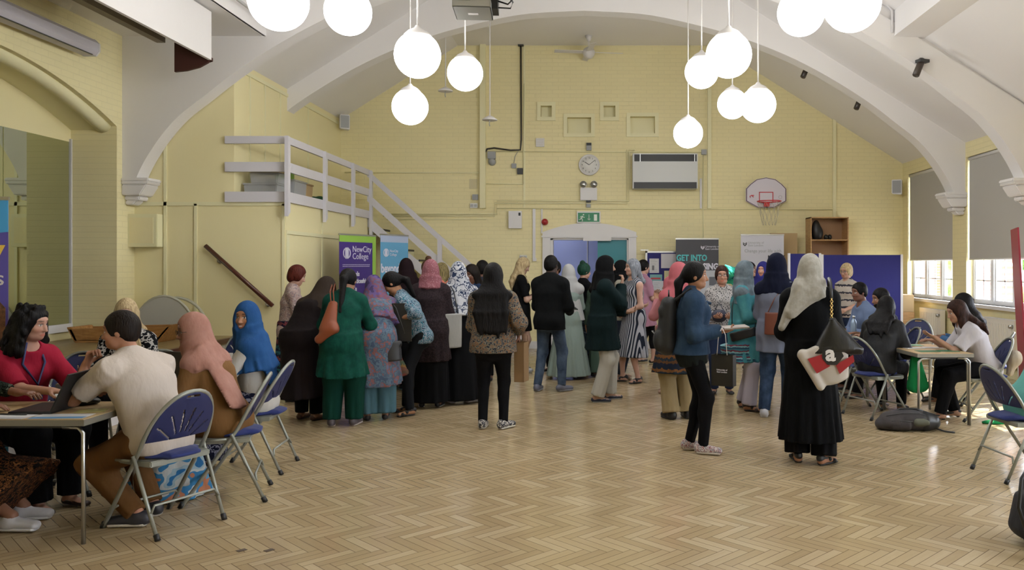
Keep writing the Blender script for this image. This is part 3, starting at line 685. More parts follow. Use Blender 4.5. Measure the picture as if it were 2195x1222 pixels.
seg(-.115, .12, -.14, .075, .012); seg(-.14, .075, -.115, .045, .009); seg(-.115, .045, -.13, .02, .008); seg(-.14, .075, -.165, .05, .009); seg(-.165, .05, -.19, .05, .008); seg(-.12, .115, -.09, .09, .007); seg(-.09, .09, -.075, .1, .006); seg(-.12, .115, -.15, .11, .007); seg(-.15, .11, -.165, .09, .006)
g_.lathe([(0, -.002), (.014, -.002), (.014, .002), (0, .002)], (-.1, y, .145), 12, 'Y')
seg(.005, .15, .005, .05, .006); seg(.005, .04, -.02, .07, .006); seg(.005, .04, .03, .07, .006); g_.bx(.1, .16, y - .001, y + .003, .03, .15)
g_.build('pictogram', mat('sign_white', 'E8EFE8', .5), r_)
r_ = empty('emergency_light', (FX(1262), YF, FH(430)), 0, 'white emergency light box with two lamp heads below the clock', 'emergency light')
MB().bx(-.16, .16, -.09, 0, 0, .24).build('box', M_gloss, r_, bevel=.008)
for x in (-.1, .1):
    h__ = MB().lathe([(0, 0), (.05, 0), (.065, -.1), (.06, -.11), (0, -.11)], (x, -.02, .3), 16, 'Y').build('lamp_head', M_greyp, r_)
    MB().lathe([(0, -.112), (.055, -.112), (.055, -.108)], (x, -.02, .3), 16, 'Y').build('lens', M_metal, h__)
for a in ((1091, 1119, 453, 490, .09, M_gloss, 'white electrical box with a black badge left of the door', 'electrical box'),
          (1149, 1167, 297, 315, .05, M_gloss, 'small white triple switch box left of the clock', 'switch box'),
          (1257, 1268, 307, 323, .07, M_greyp, 'small motion sensor with dark top above the clock', 'sensor'),
          (1046, 1063, 326, 341, .08, M_greyp, 'grey junction box near the pilaster above a round bell', 'junction box'),
          (1109, 1121, 361, 374, .06, M_dark, 'small dark grey box below the hanging black cable', 'junction box'),
          (1097, 1107, 351, 361, .05, M_greyp, 'small grey switch just left of the dark box', 'switch'),
          (1013, 1025, 417, 429, .05, M_greyp, 'small grey valve box above the metal socket plate', 'junction box'),
          (1008, 1024, 436, 446, .04, M_metal, 'brushed metal socket plate beside the pilaster foot', 'socket'),
          (1114, 1130, 547, 564, .04, M_metal, 'metal double socket behind the woman in the black dress', 'socket'),
          (1142, 1150, 553, 560, .04, M_gloss, 'small white socket at the foot of the white trunking', 'socket'),
          (1503, 1514, 321, 332, .06, M_greyp, 'small grey round-cornered box right of the wall heater', 'junction box'),
          (1257, 1266, 437, 445, .05, M_greyp, 'small grey junction box just above the exit sign', 'junction box'),
          (1006, 1023, 384, 405, .004, mat('old_paper', 'CFC6A0', .7), 'faded paper square left of the pilaster', 'notice')):
    r2, w_, h_ = wallthing('wall_box' if 'box' in a[7] else a[7].replace(' ', '_'), *a, bevel=.004)
    if px_ := (a[0] == 1091): MB().bx(w_ - .06, w_ - .02, -.093, -.09, h_ - .09, h_ - .03).build('badge', M_black, r2)
    if a[0] == 1149:
        for k in range(3): MB().bx(-w_ + .015, w_ - .015, -.055, -.05, .015 + k * .05, .05 + k * .05).build('switch', M_cap, r2)
    if a[0] == 1257: MB().bx(-.045, .045, -.08, -.07, .09, .14).build('lens', M_black, r2)
    if a[0] in (1008, 1114): MB().bx(-w_ + .01, -.01, -.045, -.04, .02, h_ - .02).bx(.01, w_ - .01, -.045, -.04, .02, h_ - .02).build('socket', M_greyp, r2)
tag(MB().lathe([(0, -.1), (.03, -.1), (.06, -.06), (.065, 0), (0, 0)], (FX(1168), YF, FH(476)), 20, 'Y').build('alarm_sounder', mat('alarm_red', '9B1F22', .35)), 'round red fire alarm sounder left of the door arch', 'alarm')
tag(MB().lathe([(0, -.09), (.04, -.09), (.07, -.05), (.075, 0), (0, 0)], (FX(1055), YF, FH(347)), 20, 'Y').build('alarm_bell', M_greyp), 'round grey bell under the junction box by the pilaster', 'bell')
# conduits and pipes: one object for each run
def pipe(pts, r, m, lb, dy=.02): tag(MB().tube([(FX(a), YF - dy, FH(b)) for a, b in pts], r, 6).build('wall_pipe', m), lb, 'pipe', 'pipes and conduits on the end wall')
pipe([(822, 459), (1066, 459), (1066, 431), (1348, 431), (1348, 325), (1366, 325)], .012, M_yel2, 'cream heating pipe climbing to the left of the wall heater')
pipe([(822, 463), (1061, 463), (1061, 436), (1344, 436), (1344, 322), (1360, 322)], .012, M_yel2, 'second cream heating pipe just below its twin', .03)
pipe([(1040, 325), (1508, 327)], .008, M_yel2, 'thin cream conduit running above the clock and heater')
pipe([(1065, 447), (1787, 450)], .008, M_yel2, 'thin cream conduit running from the pilaster to beyond the basketball board')
pipe([(740, 370), (1026, 371)], .012, M_yel2, 'cream pipe along the wall behind the stair rail')
pipe([(1036, 394), (1122, 395)], .010, M_yel2, 'short cream conduit below the dark grey box')
pipe([(1122, 395), (1124, 180)], .010, M_yel2, 'vertical cream conduit beside the shiny black cable')
pipe([(1507, 332), (1507, 600)], .010, M_yel2, 'vertical cream conduit right of the wall heater')
pipe([(1478, 97), (1478, 160)], .010, M_yel2, 'short vertical cream pipe at the top right of the end wall')
pipe([(1042, 470), (830, 471)], .008, M_yel2, 'lowest thin cream pipe left of the pilaster')
pipe([(1117, 97), (1118, 300), (1116, 322), (1095, 323), (1060, 318), (1045, 320), (1039, 330), (1039, 440)], .016, mat('cable_black', '2B2622', .3), 'thick black cable bundle dropping from the ceiling and bending left', .05)
pipe([(1102, 350), (1104, 336), (1112, 322)], .006, M_greyp, 'thin grey cable above the small switch')
for a in ((1030, 1042, 97, 447, .10, M_yel2, 'tall cream pilaster strip left of the clock'), (1516, 1524, 97, 447, .06, M_yel2, 'tall cream pilaster strip right of the wall heater'),
          (1784, 1791, 240, 470, .05, M_yel2, 'tall cream strip right of the basketball board'), (1142, 1148, 448, 556, .03, M_gloss, 'white vertical trunking left of the door'),
          (1160, 1163, 448, 500, .02, M_gloss, 'thin white trunking above the door arch corner'), (1500, 1504, 383, 447, .03, M_gloss, 'short white trunking below the wall heater'),
          (1111, 1123, 97, 100, .09, M_dark, 'dark opening where the cable leaves the ceiling'), (1122, 1126, 100, 445, .02, M_yel2, 'slim cream conduit beside the black cable')):
    tag(MB().bx(FX(a[0]), FX(a[1]), YF - a[4], YF, FH(a[3]), FH(a[2])).build('wall_strip', a[5]), a[6], 'wall strip', 'strips on the end wall')
# speakers
for (x, y, z, rz, lb) in ((XU + .16, YF - .3, FH(262, 114), R(25), 'grey loudspeaker high in the corner above the balcony'), (XR - .22, 15.5, FH(401, 114), R(-25), 'small pale loudspeaker high in the corner by the far blind')):
    r_ = empty('wall_speaker', (x, y, z), rz, lb, 'speaker', 'wall loudspeakers')
    MB().prism([(-.09, -.13), (.09, -.15), (.09, .13), (-.09, .13)], -.08, .08, 'XZ').build('cabinet', M_gloss, r_, bevel=.01)
    MB().bx(-.075, .075, -.086, -.08, -.12, .11).build('grille', M_greyp, r_)
    MB().tube([(0, .08, .05), (0, .2, .08)], .015, 6).build('bracket', M_gloss, r_)
# radiators
for (y0, y1, z1, k) in ((13.75, 14.65, .84, 0), (11.3, 12.2, .83, 1), (9.2, 10.3, .83, 2)):
    r_ = empty('radiator', (XR - .09, (y0 + y1) / 2, .2), 0, ['white panel radiator under the window nearest the end wall', 'white panel radiator under the second window', 'white panel radiator behind the red banner'][k], 'radiator', 'radiators under the windows')
    L = (y1 - y0) / 2; m_ = MB().bx(-.04, .04, -L, L, 0, z1 - .2)
    for q in np.arange(-L + .04, L - .02, .05): m_.bx(-.046, -.04, q, q + .022, .04, z1 - .26)
    m_.build('panel', mat('radiator_white', 'E0DDD2', .35), r_, bevel=0)
    MB().bx(-.045, .05, -L, L, z1 - .2, z1 - .19).build('top_grille', M_gloss, r_)
    MB().lathe([(0, 0), (.025, 0), (.025, .05), (0, .05)], (-.09, -L + .05, z1 - .28), 10, 'X').build('valve', M_metal, r_)
    MB().tube([(0, -L - .03, .06), (0, -L - .03, -.2)], .01, 6).tube([(0, L + .03, .06), (0, L + .03, -.2)], .01, 6).bx(-.01, .01, -L - .03, L + .03, .04, .06).build('feed_pipe', M_gloss, r_)
# basketball board
r_ = empty('basketball_hoop', (FX(1640), YF, FH(446)), 0, 'white basketball backboard with red hoop on the end wall', 'basketball hoop')
def bpoly(s_): return [(x * s_, .285 + (z - .285) * s_) for x, z in [(-.16, 0), (.16, 0), (.385, .125), (.385, .36), (.3, .45), (.18, .54), (0, .575), (-.18, .54), (-.3, .45), (-.385, .36), (-.385, .125)]]
MB().prism(bpoly(1), -.1, -.07, 'XZ').build('backboard', mat('board_white', 'D9D4E0', .3), r_)
po, pi = bpoly(.985), bpoly(.95); m_ = MB()
for i in range(len(po)): j = (i + 1) % len(po); m_.prism([po[i], po[j], pi[j], pi[i]], -.104, -.1, 'XZ')
m_.build('border', mat('maroon_line', '4A2038', .4), r_)
M_red = mat('hoop_red', 'C02A35', .4)
m_ = MB()
for a in ((-.135, .135, .285, .3), (-.135, -.12, .09, .3), (.12, .135, .09, .3), (-.135, .135, .09, .105)): m_.bx(a[0], a[1], -.105, -.1, a[2], a[3])
m_.build('target_square', M_red, r_)
lettering('SURE', .045, M_red, r_, (-.32, -.105, .18), name='logo') if False else MB().tube([(-.3, -.103, .19), (-.31, -.103, .22), (-.27, -.103, .23), (-.24, -.103, .2)], .008, 6).bx(-.29, -.23, -.105, -.1, .225, .24).build('logo', M_red, r_)
MB().tube([(.3 * 0 + .03 * math.cos(a) + .27, -.103, .2 + .03 * math.sin(a)) for a in np.linspace(0, 2 * PI, 16)[:-1]], .003, 5, True).build('logo', M_greyp, r_)
MB().tube([(.22 * math.cos(a), -.38 + .22 * math.sin(a), .1) for a in np.linspace(0, 2 * PI, 28)[:-1]], .01, 8, True).build('hoop', M_red, r_)
MB().bx(-.05, .05, -.17, -.1, .02, .1).build('hoop_bracket', M_red, r_)
m_ = MB()
for k in range(12):
    for sg in (1, -1):
        m_.tube([((.22 - .1 * t) * math.cos(2 * PI * (k + sg * t * 1.5) / 12), -.38 + (.22 - .1 * t) * math.sin(2 * PI * (k + sg * t * 1.5) / 12), .1 - .45 * t) for t in np.linspace(0, 1, 6)], .0025, 4)
m_.build('net', mat('net', 'D8D2BE', .8, alpha=.6), r_)
MB().bx(-.2, .2, -.07, 0, .2, .4).build('wall_bracket', M_dark, r_)
# ================================================================ BANNERS AND BOARDS
def banner(name, x, y, rz, w, h, m, label, foot=M_metal, lean=0, group='roll-up banners'):
    r_ = empty('rollup_banner', (x, y, 0), rz, label, 'banner', group)
    MB().bx(-w / 2 - .01, w / 2 + .01, -.09, .09, 0, .08).build('cassette', foot, r_, bevel=.01)
    MB().bx(-w / 2, w / 2, -.003, .001, .08, h).build('graphic_panel', m, r_)
    MB().bx(-w / 2 - .005, w / 2 + .005, -.012, .012, h - .01, h + .015).build('top_rail', foot, r_)
    MB().tube([(0, .03, .06), (0, .012, h)], .01, 6).build('pole', foot, r_)
    return r_
M_txt = mat('lettering_white', 'D9D8E6', .6)
def disc_logo(par, x, z, r, m):
    """roundel made of an N and side arcs"""
    b = MB(); y0, y1 = -.007, -.003
    b.prism([(x - r * .45, z - r * .9), (x - r * .1, z - r * .97), (x - r * .1, z + .1 * r), (x - r * .45, z + r * .9)], y0, y1)
    b.prism([(x + r * .1, z + r * .97), (x + r * .45, z + r * .9), (x + r * .45, z - r * .9), (x + r * .1, z - .1 * r)], y0, y1)
    b.prism([(x - r * .45, z + r * .9), (x - r * .05, z + r * .95), (x + r * .45, z - r * .9), (x + r * .05, z - r * .95)], y0, y1)
    for sg in (-1, 1):
        A = [R(-50 + 100 * i / 8) for i in range(9)]
        b.strip([(x + sg * r * math.cos(a), z + r * math.sin(a)) for a in A], [(x + sg * r * .8 * math.cos(a), z + r * math.sin(a) * .85) for a in A], y0, y1)
    b.build('logo', m, par)
def lines(par, x0, x1, zs, h, m, nm='small_print', seed=1):
    rnd = random.Random(seed); b = MB()
    for z in zs:
        x = x0
        while x < x1 - .02:
            w_ = min(rnd.uniform(.015, .05), x1 - x); b.bx(x, x + w_, -.006, -.002, z, z + h); x += w_ + .008
    b.build(nm, m, par)
M_purple = mat('banner_purple', '3C2378', .5); M_lime = mat('banner_lime', '8DB848', .5)
b1 = banner('b', -3.74, 12.8, math.atan2(.83, .32), .89, 2.06, M_purple, 'purple college roll-up banner with lime border beside the staircase')
MB().bx(-.445, .445, -.006, -.003, 1.95, 2.06).bx(.36, .445, -.006, -.003, .08, 1.95).build('lime_border', M_lime, b1)
disc_logo(b1, -.27, 1.78, .09, M_txt)
lettering('NewCity', .135, M_txt, b1, (-.14, -.004, 1.8), sx=.95); lettering('College', .135, M_txt, b1, (-.14, -.004, 1.69), sx=.95)
lines(b1, -.37, .3, (1.6, 1.575), .008, M_txt)
lettering('A Levels', .1, M_txt, b1, (-.31, -.004, 1.43), bold=.003); lettering('Apprenticeships', .1, M_txt, b1, (-.31, -.004, 1.32), bold=.003, sx=.88); lettering('BTECs', .1, M_txt, b1, (-.31, -.004, 1.2), bold=.003)
lettering('ESOL / SEND / T Levels', .05, M_txt, b1, (-.31, -.004, 1.07), sx=1.0); lettering('Higher Education', .05, M_txt, b1, (-.31, -.004, 1.0)); lettering('GCSEs', .05, M_txt, b1, (-.31, -.004, .93))
b2 = banner('b', -3.38, 13.63, math.atan2(.63, .28), .72, 2.09, mat('banner_blue', '5B9BC0', .5), 'light blue college roll-up banner reading beyond possibilit')
MB().bx(-.36, .36, -.005, -.003, 1.97, 2.09).build('header_strip', mat('banner_pale', 'A8B4CC', .5), b2)
disc_logo(b2, -.22, 1.8, .07, M_txt); lettering('NewCity', .06, M_txt, b2, (-.13, -.004, 1.81)); lettering('College', .06, M_txt, b2, (-.13, -.004, 1.75))
lettering('beyond', .2, M_txt, b2, (-.35, -.004, 1.48), bold=.006, sx=.82); lettering('possibilit', .2, M_txt, b2, (-.26, -.004, 1.24), bold=.006, sx=.74)
MB().prism([(-.12, 1.05), (.14, 1.06), (.08, .85), (-.08, .84)], -.006, -.003).build('printed_cap', M_txt, b2)
MB().lathe([(0, -.008), (.1, -.006), (.1, -.003)], (.02, 0, .86), 20, 'Y').build('printed_hair', mat('print_brown', '5A3F36', .6), b2)
MB().lathe([(0, -.01), (.06, -.009), (.06, -.003)], (.02, 0, .85), 20, 'Y').build('printed_face', mat('print_skin', 'B98B78', .6), b2)
def crest(par, x, z, s, m):
    b = MB().prism([(x - s, z + s), (x - s, z - .2 * s), (x, z - s * 1.1), (x + s, z - .2 * s), (x + s, z + s), (x + s * .55, z + s * .8), (x + s * .45, z), (x, z - s * .5), (x - s * .45, z), (x - s * .55, z + s * .8)], -.007, -.003)
    b.lathe([(0, -.007), (s * .3, -.007), (s * .3, -.003)], (x, 0, z + s * .3), 12, 'Y').build('crest', m, par)
b3 = banner('b', FX(1494.5, 116), F_PX / 116, 0, .79, 2.08, mat('banner_charcoal', '3A3B42', .5), 'charcoal roll-up banner reading GET INTO NURSING')
crest(b3, .10, 1.92, .033, M_txt); lettering('University of', .05, M_txt, b3, (.15, -.004, 1.925)); lettering('East London', .05, M_txt, b3, (.15, -.004, 1.88))
M_teal = mat('lettering_teal', '4FB4B8', .6)
lettering('GET INTO', .155, M_teal, b3, (-.385, -.004, 1.68), bold=.005, sx=.8); lettering('NURSING', .155, M_txt, b3, (-.16, -.004, 1.52), bold=.007, sx=.82)
MB().bx(-.395, .395, -.006, -.003, .08, 1.5).build('photo_area', mat('photo_pale', 'B5B9C0', .5), b3)
MB().bx(.22, .36, -.008, -.005, 1.22, 1.38).build('printed_photo', mat('photo_grey', '5C5F66', .5), b3)
b4 = banner('b', FX(1634, 117), F_PX / 117, 0, .79, 2.15, mat('banner_white', 'CACAD2', .5), 'white roll-up banner reading Change your life with')
crest(b4, -.32, 1.98, .035, M_dark); lettering('University of', .055, M_greyp, b4, (-.26, -.004, 1.99)); lettering('East London', .055, M_greyp, b4, (-.26, -.004, 1.94))
lettering('Change your life with', .085, M_greyp, b4, (-.33, -.004, 1.83), sx=.92); lettering('NEW', .13, M_black, b4, (.1, -.004, 1.68), bold=.006)
lettering('SKILLS', .13, M_black, b4, (-.1, -.004, 1.52), bold=.006) if False else None
b5 = banner('b', -4.55, 5.6, math.atan2(.30, .8), .92, 2.06, mat('banner_violet', '4E4590', .5), 'blue and violet roll-up banner cut by the left edge of view')
MB().prism([(-.46, .08), (.46, .08), (.46, 1.0), (-.46, .9)], -.0055, -.003).build('lower_blue_area', mat('banner_sky', '3F93C4', .5), b5)
MB().prism([(-.46, 1.72), (.46, 1.83), (.46, 2.06), (-.46, 2.06)], -.006, -.003).build('blue_area', mat('banner_sky', '3F93C4', .5), b5)
lettering('Now', .2, mat('lettering_yellow', 'D9B44A', .6), b5, (.43, -.004, 1.64), bold=.008, align='RIGHT'); lettering('admissions', .15, mat('lettering_cream', 'CFC7C0', .6), b5, (.44, -.004, 1.46), align='RIGHT')
MB().prism([(.16, .62), (.44, .62), (.445, 1.3), (.40, 1.36), (.30, 1.37), (.22, 1.28)], -.009, -.006).build('printed_hair', mat('print_brown2', '70482F', .6, kind='mottled', cols=('3E2517', '8E603F'), scale=30), b5)
MB().prism([(.2, .95), (.36, 1.0), (.4, 1.15), (.34, 1.27), (.22, 1.2)], -.012, -.009).build('printed_face', mat('print_skin2', 'B5806A', .6), b5)
MB().prism([(.16, .5), (.445, .5), (.445, .9), (.3, 1.0), (.16, .9)], -.013, -.010).build('printed_dress', mat('print_plum', '35193A', .6), b5)
b6 = empty('rollup_banner', (5.18, 10.2, 0), math.atan2(10.4, 5.25) + R(5.5), 'red roll-up banner seen edge-on at the right edge', 'banner', 'roll-up banners')
M_bred = mat('banner_red', '8E2238', .5)
MB().box((.0, 0, 1.05), (.8, .02, 2.0), m=Matrix.Rotation(R(-3.0), 3, 'X')).build('graphic_panel', M_bred, b6)
MB().bx(-.4, .4, -.06, .06, 0, .07).build('cassette', M_metal, b6)
tag(MB().bx(FX(1650, 114), FX(1708, 114), 15.5, 15.56, 0, FH(500, 114)).build('cardboard_sheet', M_card), 'tall brown cardboard sheet standing behind the white banner', 'cardboard')
# notice board on a stand
nb = empty('notice_board', (FX(1435, 113.5), F_PX / 113.5, 0), 0, 'blue notice board with pinned papers beside the door', 'notice board')
MB().bx(-.42, .5, -.02, .02, .66, 1.83).build('board', mat('board_navy', '232468', .8), nb)
MB().bx(-.455, -.42, -.025, .025, 0, 1.86).bx(.5, .53, -.025, .025, 0, 1.86).bx(-.455, .53, -.025, .025, 1.83, 1.86).bx(-.55, -.4, -.03, .03, 1.87, 1.89).build('frame', M_metal, nb)
PP = [(-.38, -.2, 1.45, 1.72, 'C9CACB', 'white notice with a grey block, top left of the notice board'), (-.16, .19, 1.54, 1.81, 'C8C6CC', 'blank white landscape sheet at the top of the notice board'), (-.1, .16, 1.14, 1.49, 'C9C393', 'cream poster with small pictures on the notice board'),
      (-.37, -.14, 1.18, 1.42, '6FA5A8', 'teal and white leaflet at the left of the notice board'), (-.32, -.12, 1.08, 1.3, 'C5C8D0', 'white leaflet overlapping the teal one'), (-.3, -.17, .86, 1.05, 'A9AEB8', 'grey photo leaflet low on the notice board'), (-.14, .12, .83, 1.04, 'CBCBD2', 'white sheet with a grey picture low on the notice board')]
for k, (x0, x1, z0, z1, c_, lb) in enumerate(PP):
    p_ = empty('pinned_paper', (FX(1435, 113.5) + x0, F_PX / 113.5 - .024 - .004 * (k == 4), z0), 0, lb, 'paper', 'papers on the notice board')
    MB().bx(0, x1 - x0, -.002, 0, 0, z1 - z0).build('sheet', mat('sheet%d' % k, c_, .7), p_)
    if k in (0, 2, 6): MB().bx(.05, (x1 - x0) * .5, -.004, -.002, .05, .14).build('printed_block', mat('print_grey', '6D6C70', .7), p_)
    if k == 2: MB().bx(.18, .23, -.004, -.002, .22, .28).build('printed_block', mat('print_grey', '6D6C70', .7), p_)
    if k == 3: MB().bx(.02, .2, -.004, -.002, .15, .18).build('printed_band', mat('print_red', 'B3434A', .7), p_)
    if k != 1:
        rnd = random.Random(k); bb = MB()
        for z in np.arange(.03, z1 - z0 - .02, .03): bb.bx(.02, .02 + (x1 - x0 - .04) * rnd.uniform(.5, 1), -.003, -.0015, z, z + .006)
        bb.build('small_print', mat('print_soft', '9A9CA2', .7), p_)
# blue display screens
M_navy = mat('screen_navy', '1B1C63', .85, bump=.1)
for x0, x1, y, z1, lb in ((FX(1691, 126), FX(1757, 126), 14.06, 1.79, 'narrow blue felt display panel behind the woman in the black abaya'), (FX(1762, 126), FX(1932, 126), 14.06, 1.77, 'wide blue felt display panel behind the seated men')):
    r_ = empty('display_panel', ((x0 + x1) / 2, y, 0), 0, lb, 'display panel', 'blue display panels'); w_ = (x1 - x0) / 2
    MB().bx(-w_ + .02, w_ - .02, -.015, .015, .35, z1).build('felt_panel', M_navy, r_)
    for sg in (-1, 1):
        MB().bx(sg * w_ - .02, sg * w_ + .02, -.02, .02, 0, z1 + .01).build('post', M_gloss, r_); MB().bx(sg * w_ - .02, sg * w_ + .02, -.22, .22, 0, .03).build('foot', M_gloss, r_)
# bookcase with black bags
x0, x1 = FX(1734, 114), FX(1815, 114); r_ = empty('bookcase', ((x0 + x1) / 2, 15.62, 0), 0, 'tall open beech bookcase behind the blue panels', 'bookcase'); w_ = (x1 - x0) / 2; zt = FH(466, 114)
MB().bx(-w_, -w_ + .02, -.2, .18, 0, zt).bx(w_ - .02, w_, -.2, .18, 0, zt).bx(-w_, w_, -.2, .18, zt - .02, zt).bx(-w_, w_, -.2, .18, 0, .08).build('carcass', M_wood, r_)
MB().bx(-w_ + .02, w_ - .02, .165, .18, .08, zt - .02).build('back_panel', mat('beech_back', 'A5815F', .6), r_)
shz = [FH(515, 114), FH(515, 114) - .42, FH(515, 114) - .84, FH(515, 114) - 1.26]
for z in shz: MB().bx(-w_ + .02, w_ - .02, -.19, .165, z - .01, z + .01).build('shelf', M_wood, r_)
xb = (x0 + x1) / 2
me, _ = soft('bag', [B((0, 0, .17), (.085, .1, .2)), B((.04, 0, .12), (.09, .1, .14)), HS((0, 0, -1), 0)], .015)
tag(link('bag', me, M_black, None, (xb - .22, 15.55, shz[0] + .011)), 'upright black bag on the top shelf of the bookcase', 'bag')
for k in range(2):
    me, _ = soft('pouch', [B((0, 0, .04), (.035, .05, .055)), B((0, -.03, .05), .03), HS((0, 0, -1), 0)], .01)
    tag(link('pouch', me, M_black, None, (xb - .05 + .07 * k, 15.5, shz[0] + .011)), ['small black pouch beside the upright black bag', 'small black pouch, rightmost on the bookcase shelf'][k], 'pouch')
for k, (z, h_) in enumerate(((0, .45), (.45, .33), (.78, .3))):
    tag(MB().bx(5.12 + .02 * k, 5.5 - .01 * k, 14.4, 14.8, z, z + h_).build('cardboard_box', [M_card, M_wood, M_card][k] if k != 0 else M_wood, bevel=.006), ['beech cube cupboard in the corner by the far radiator', 'cardboard box standing on the beech cube by the far radiator', 'upper cardboard box in the corner behind the blue panel'][k], 'box')
# star balloon
def star(r0, r1, n=5):
    return [((r0 if i % 2 == 0 else r1) * math.sin(PI * i / n + .5), (r0 if i % 2 == 0 else r1) * math.cos(PI * i / n + .5)) for i in range(2 * n)]
sp_ = star(.27, .15); vs = [(x, 0, z) for x, z in sp_] + [(0, -.09, 0), (0, .09, 0)]; N = len(sp_)
bl = empty('star_balloon', (FX(1577, 128), F_PX / 128, FH(592, 128)), 0, 'turquoise and silver foil star balloon above the woman with glasses', 'balloon')
MB().add(vs, [(i, (i + 1) % N, N) for i in range(N)], True).build('front', mat('foil_teal', '3FB9A4', .15, .9), bl)
MB().add(vs, [(i, (i + 1) % N, N + 1) for i in range(N)], True).build('back', mat('foil_silver', 'C9CCD0', .15, .9), bl)
MB().tube([(0, 0, -.2), (.02, .02, -.5), (0, 0, -CAM_H + .2)], .003, 4).build('ribbon', M_gloss, bl)
# ================================================================ FOLDING CHAIRS AND TABLES
M_frame = mat('chair_frame', '8C8F87', .35, .35); M_seat = mat('seat_fabric', '1C2A66', .9, sheen=.1, bump=.2); M_backb = mat('back_shell', '182150', .6)
def make_chair():
    r_ = empty('folding_chair')
    def arch(t):                                     # main tube: front foot, up the side, over the top
        # t 0..1 along left leg to the arch crown
        if t < .5:
            q = t / .5; return V3(-.22 - .0 * q, .26 - .36 * q, .0 + .52 * q)
        a = (t - .5) / .5 * PI / 2
        return V3(-.22 * math.cos(a) ** .85 if a < PI / 2 - 1e-3 else 0, -.10 - .175 * math.sin(a) ** 1.1, .52 + .32 * math.sin(a))
    L_ = [arch(t) for t in np.linspace(0, 1, 22)]; pts = [tuple(p) for p in L_] + [(-p[0], p[1], p[2]) for p in L_[::-1][1:]]
    MB().tube(pts, .0125, 8).build('frame', M_frame, r_)
    for sg in (-1, 1): MB().tube([(sg * .235, -.05, .47), (sg * .225, -.26, .0)], .0115, 8).build('rear_leg', M_frame, r_)
    for sg in (-1, 1):
        MB().tube([(sg * .2365, -.02, .44), (sg * .23, .12, .43)], .008, 6).build('hinge', M_frame, r_)
    MB().tube([(-.228, -.205, .15), (-.2, -.195, .19), (.2, -.195, .19), (.228, -.205, .15)], .008, 6).build('stretcher', M_frame, r_)
    MB().tube([(-.22, .175, .12), (-.19, .165, .14), (.19, .165, .14), (.22, .175, .12)], .008, 6).build('stretcher', M_frame, r_)
    for sg in (-1, 1):
        MB().tube([(sg * .22, .265, -.0), (sg * .22, .245, .035)], .017, 8).build('rubber_foot', M_black, r_)
        MB().tube([(sg * .225, -.262, -.0), (sg * .2265, -.245, .035)], .017, 8).build('rubber_foot', M_black, r_)
    MB().prism([(-.2, -.16), (.2, -.16), (.21, -.1), (.205, .18), (.15, .235), (-.15, .235), (-.205, .18), (-.21, -.1)], .405, .44, 'XY').build('seat_pan', M_frame, r_, bevel=.006)
    me, _ = soft('seat', [E((-.09, 0, .452), (.09, 0, .452), (.2, .028), (.2, .028), u=(0, 1, 0), k=.0), B((0, -.02, .455), (.19, .17, .03), k=.02)], .014)
    link('seat', me, M_seat, r_)
    # back shell: curved plate with fan slots
    n, m = 72, 60; vs = []; fs = []; idx = {}
    def pos(u, v):                                   # u -1..1 across, v 0..1 up
        z = .545 + .285 * v; hw = .205 * math.sqrt(max(0, 1 - max(0, (z - .56) / .275) ** 2.4)) if z > .56 else .205
        hw = max(hw, .02); x = u * hw; y = -.115 - .16 * v ** .9 - .028 * (1 - u * u) * (1 - .5 * v)
        return x, y, z
    def hole(x, z):
        for a in (-52, -28, -9, 9, 28, 52):
            a = R(a); ox, oz = 0, .50; dx, dz = x - ox, z - oz
            al = dx * math.sin(a) + dz * math.cos(a); ac = dx * math.cos(a) - dz * math.sin(a) - .25 * (al - .18) ** 2 * (1 if a > 0 else -1)
            if .085 < al < .235 - .02 * abs(a) and abs(ac) < .0058: return True
        return abs(x) < .045 and abs(z - .808) < .008
    for i in range(n + 1):
        for j in range(m + 1): vs.append(pos(-1 + 2 * i / n, j / m))
    for i in range(n):
        for j in range(m):
            c = pos(-1 + 2 * (i + .5) / n, (j + .5) / m)
            if hole(c[0], c[2]): continue
            a = i * (m + 1) + j; fs.append((a, a + m + 1, a + m + 2, a + 1))
    me = bpy.data.meshes.new('backrest'); me.from_pydata(vs, [], fs); me.polygons.foreach_set('use_smooth', [True] * len(me.polygons))
    bm = bmesh.new(); bm.from_mesh(me); bmesh.ops.delete(bm, geom=[v for v in bm.verts if not v.link_faces], context='VERTS')
    bmesh.ops.solidify(bm, geom=bm.faces[:], thickness=.008); bm.to_mesh(me); bm.free()
    link('backrest', me, M_backb, r_)
    return r_
chair_proto = make_chair(); _chair_used = [0]
CHAIR_NODES = [x for x in bpy.data.objects if x == chair_proto or x.parent == chair_proto]
def chair(x, y, rot, label, group='blue folding chairs'):
    if not _chair_used[0]: o = chair_proto; _chair_used[0] = 1
    else: o = copy_tree(chair_proto, None, CHAIR_NODES)
    o.location = (x, y, 0); o.rotation_euler = (0, 0, R(rot)); tag(o, label, 'chair', group); return o
chair(-2.69, 5.11, 63, 'blue folding chair nearest the camera under the man in the pale shirt')
chair(-2.57, 5.72, 107, 'blue folding chair under the woman in the peach headscarf')
chair(-2.70, 6.5, 95, 'blue folding chair with curved arch back under the woman in the blue headscarf')
chair(-4.42, 6.95, 196, 'blue folding chair between the red top and the blonde woman')
chair(-4.35, 9.75, 160, 'blue folding chair near the stage edge left of the blue headscarf')
chair(-3.86, 5.66, -122, 'blue folding chair under the woman in the red top')
chair(-4.22, 5.02, -85, 'blue folding chair under the person cut off by the left edge')
chair(-3.85, 7.1, 190, 'blue folding chair under the blonde woman')
chair(3.20, 6.28, -84, 'blue folding chair under the person in turquoise at the right edge')
chair(2.94, 8.78, -68, 'blue folding chair with its front leg stretched towards the grey rucksack')
chair(2.72, 9.4, -60, 'blue folding chair standing just behind the one by the rucksack')
chair(3.99, 8.60, 84, 'blue folding chair under the woman in the white top')
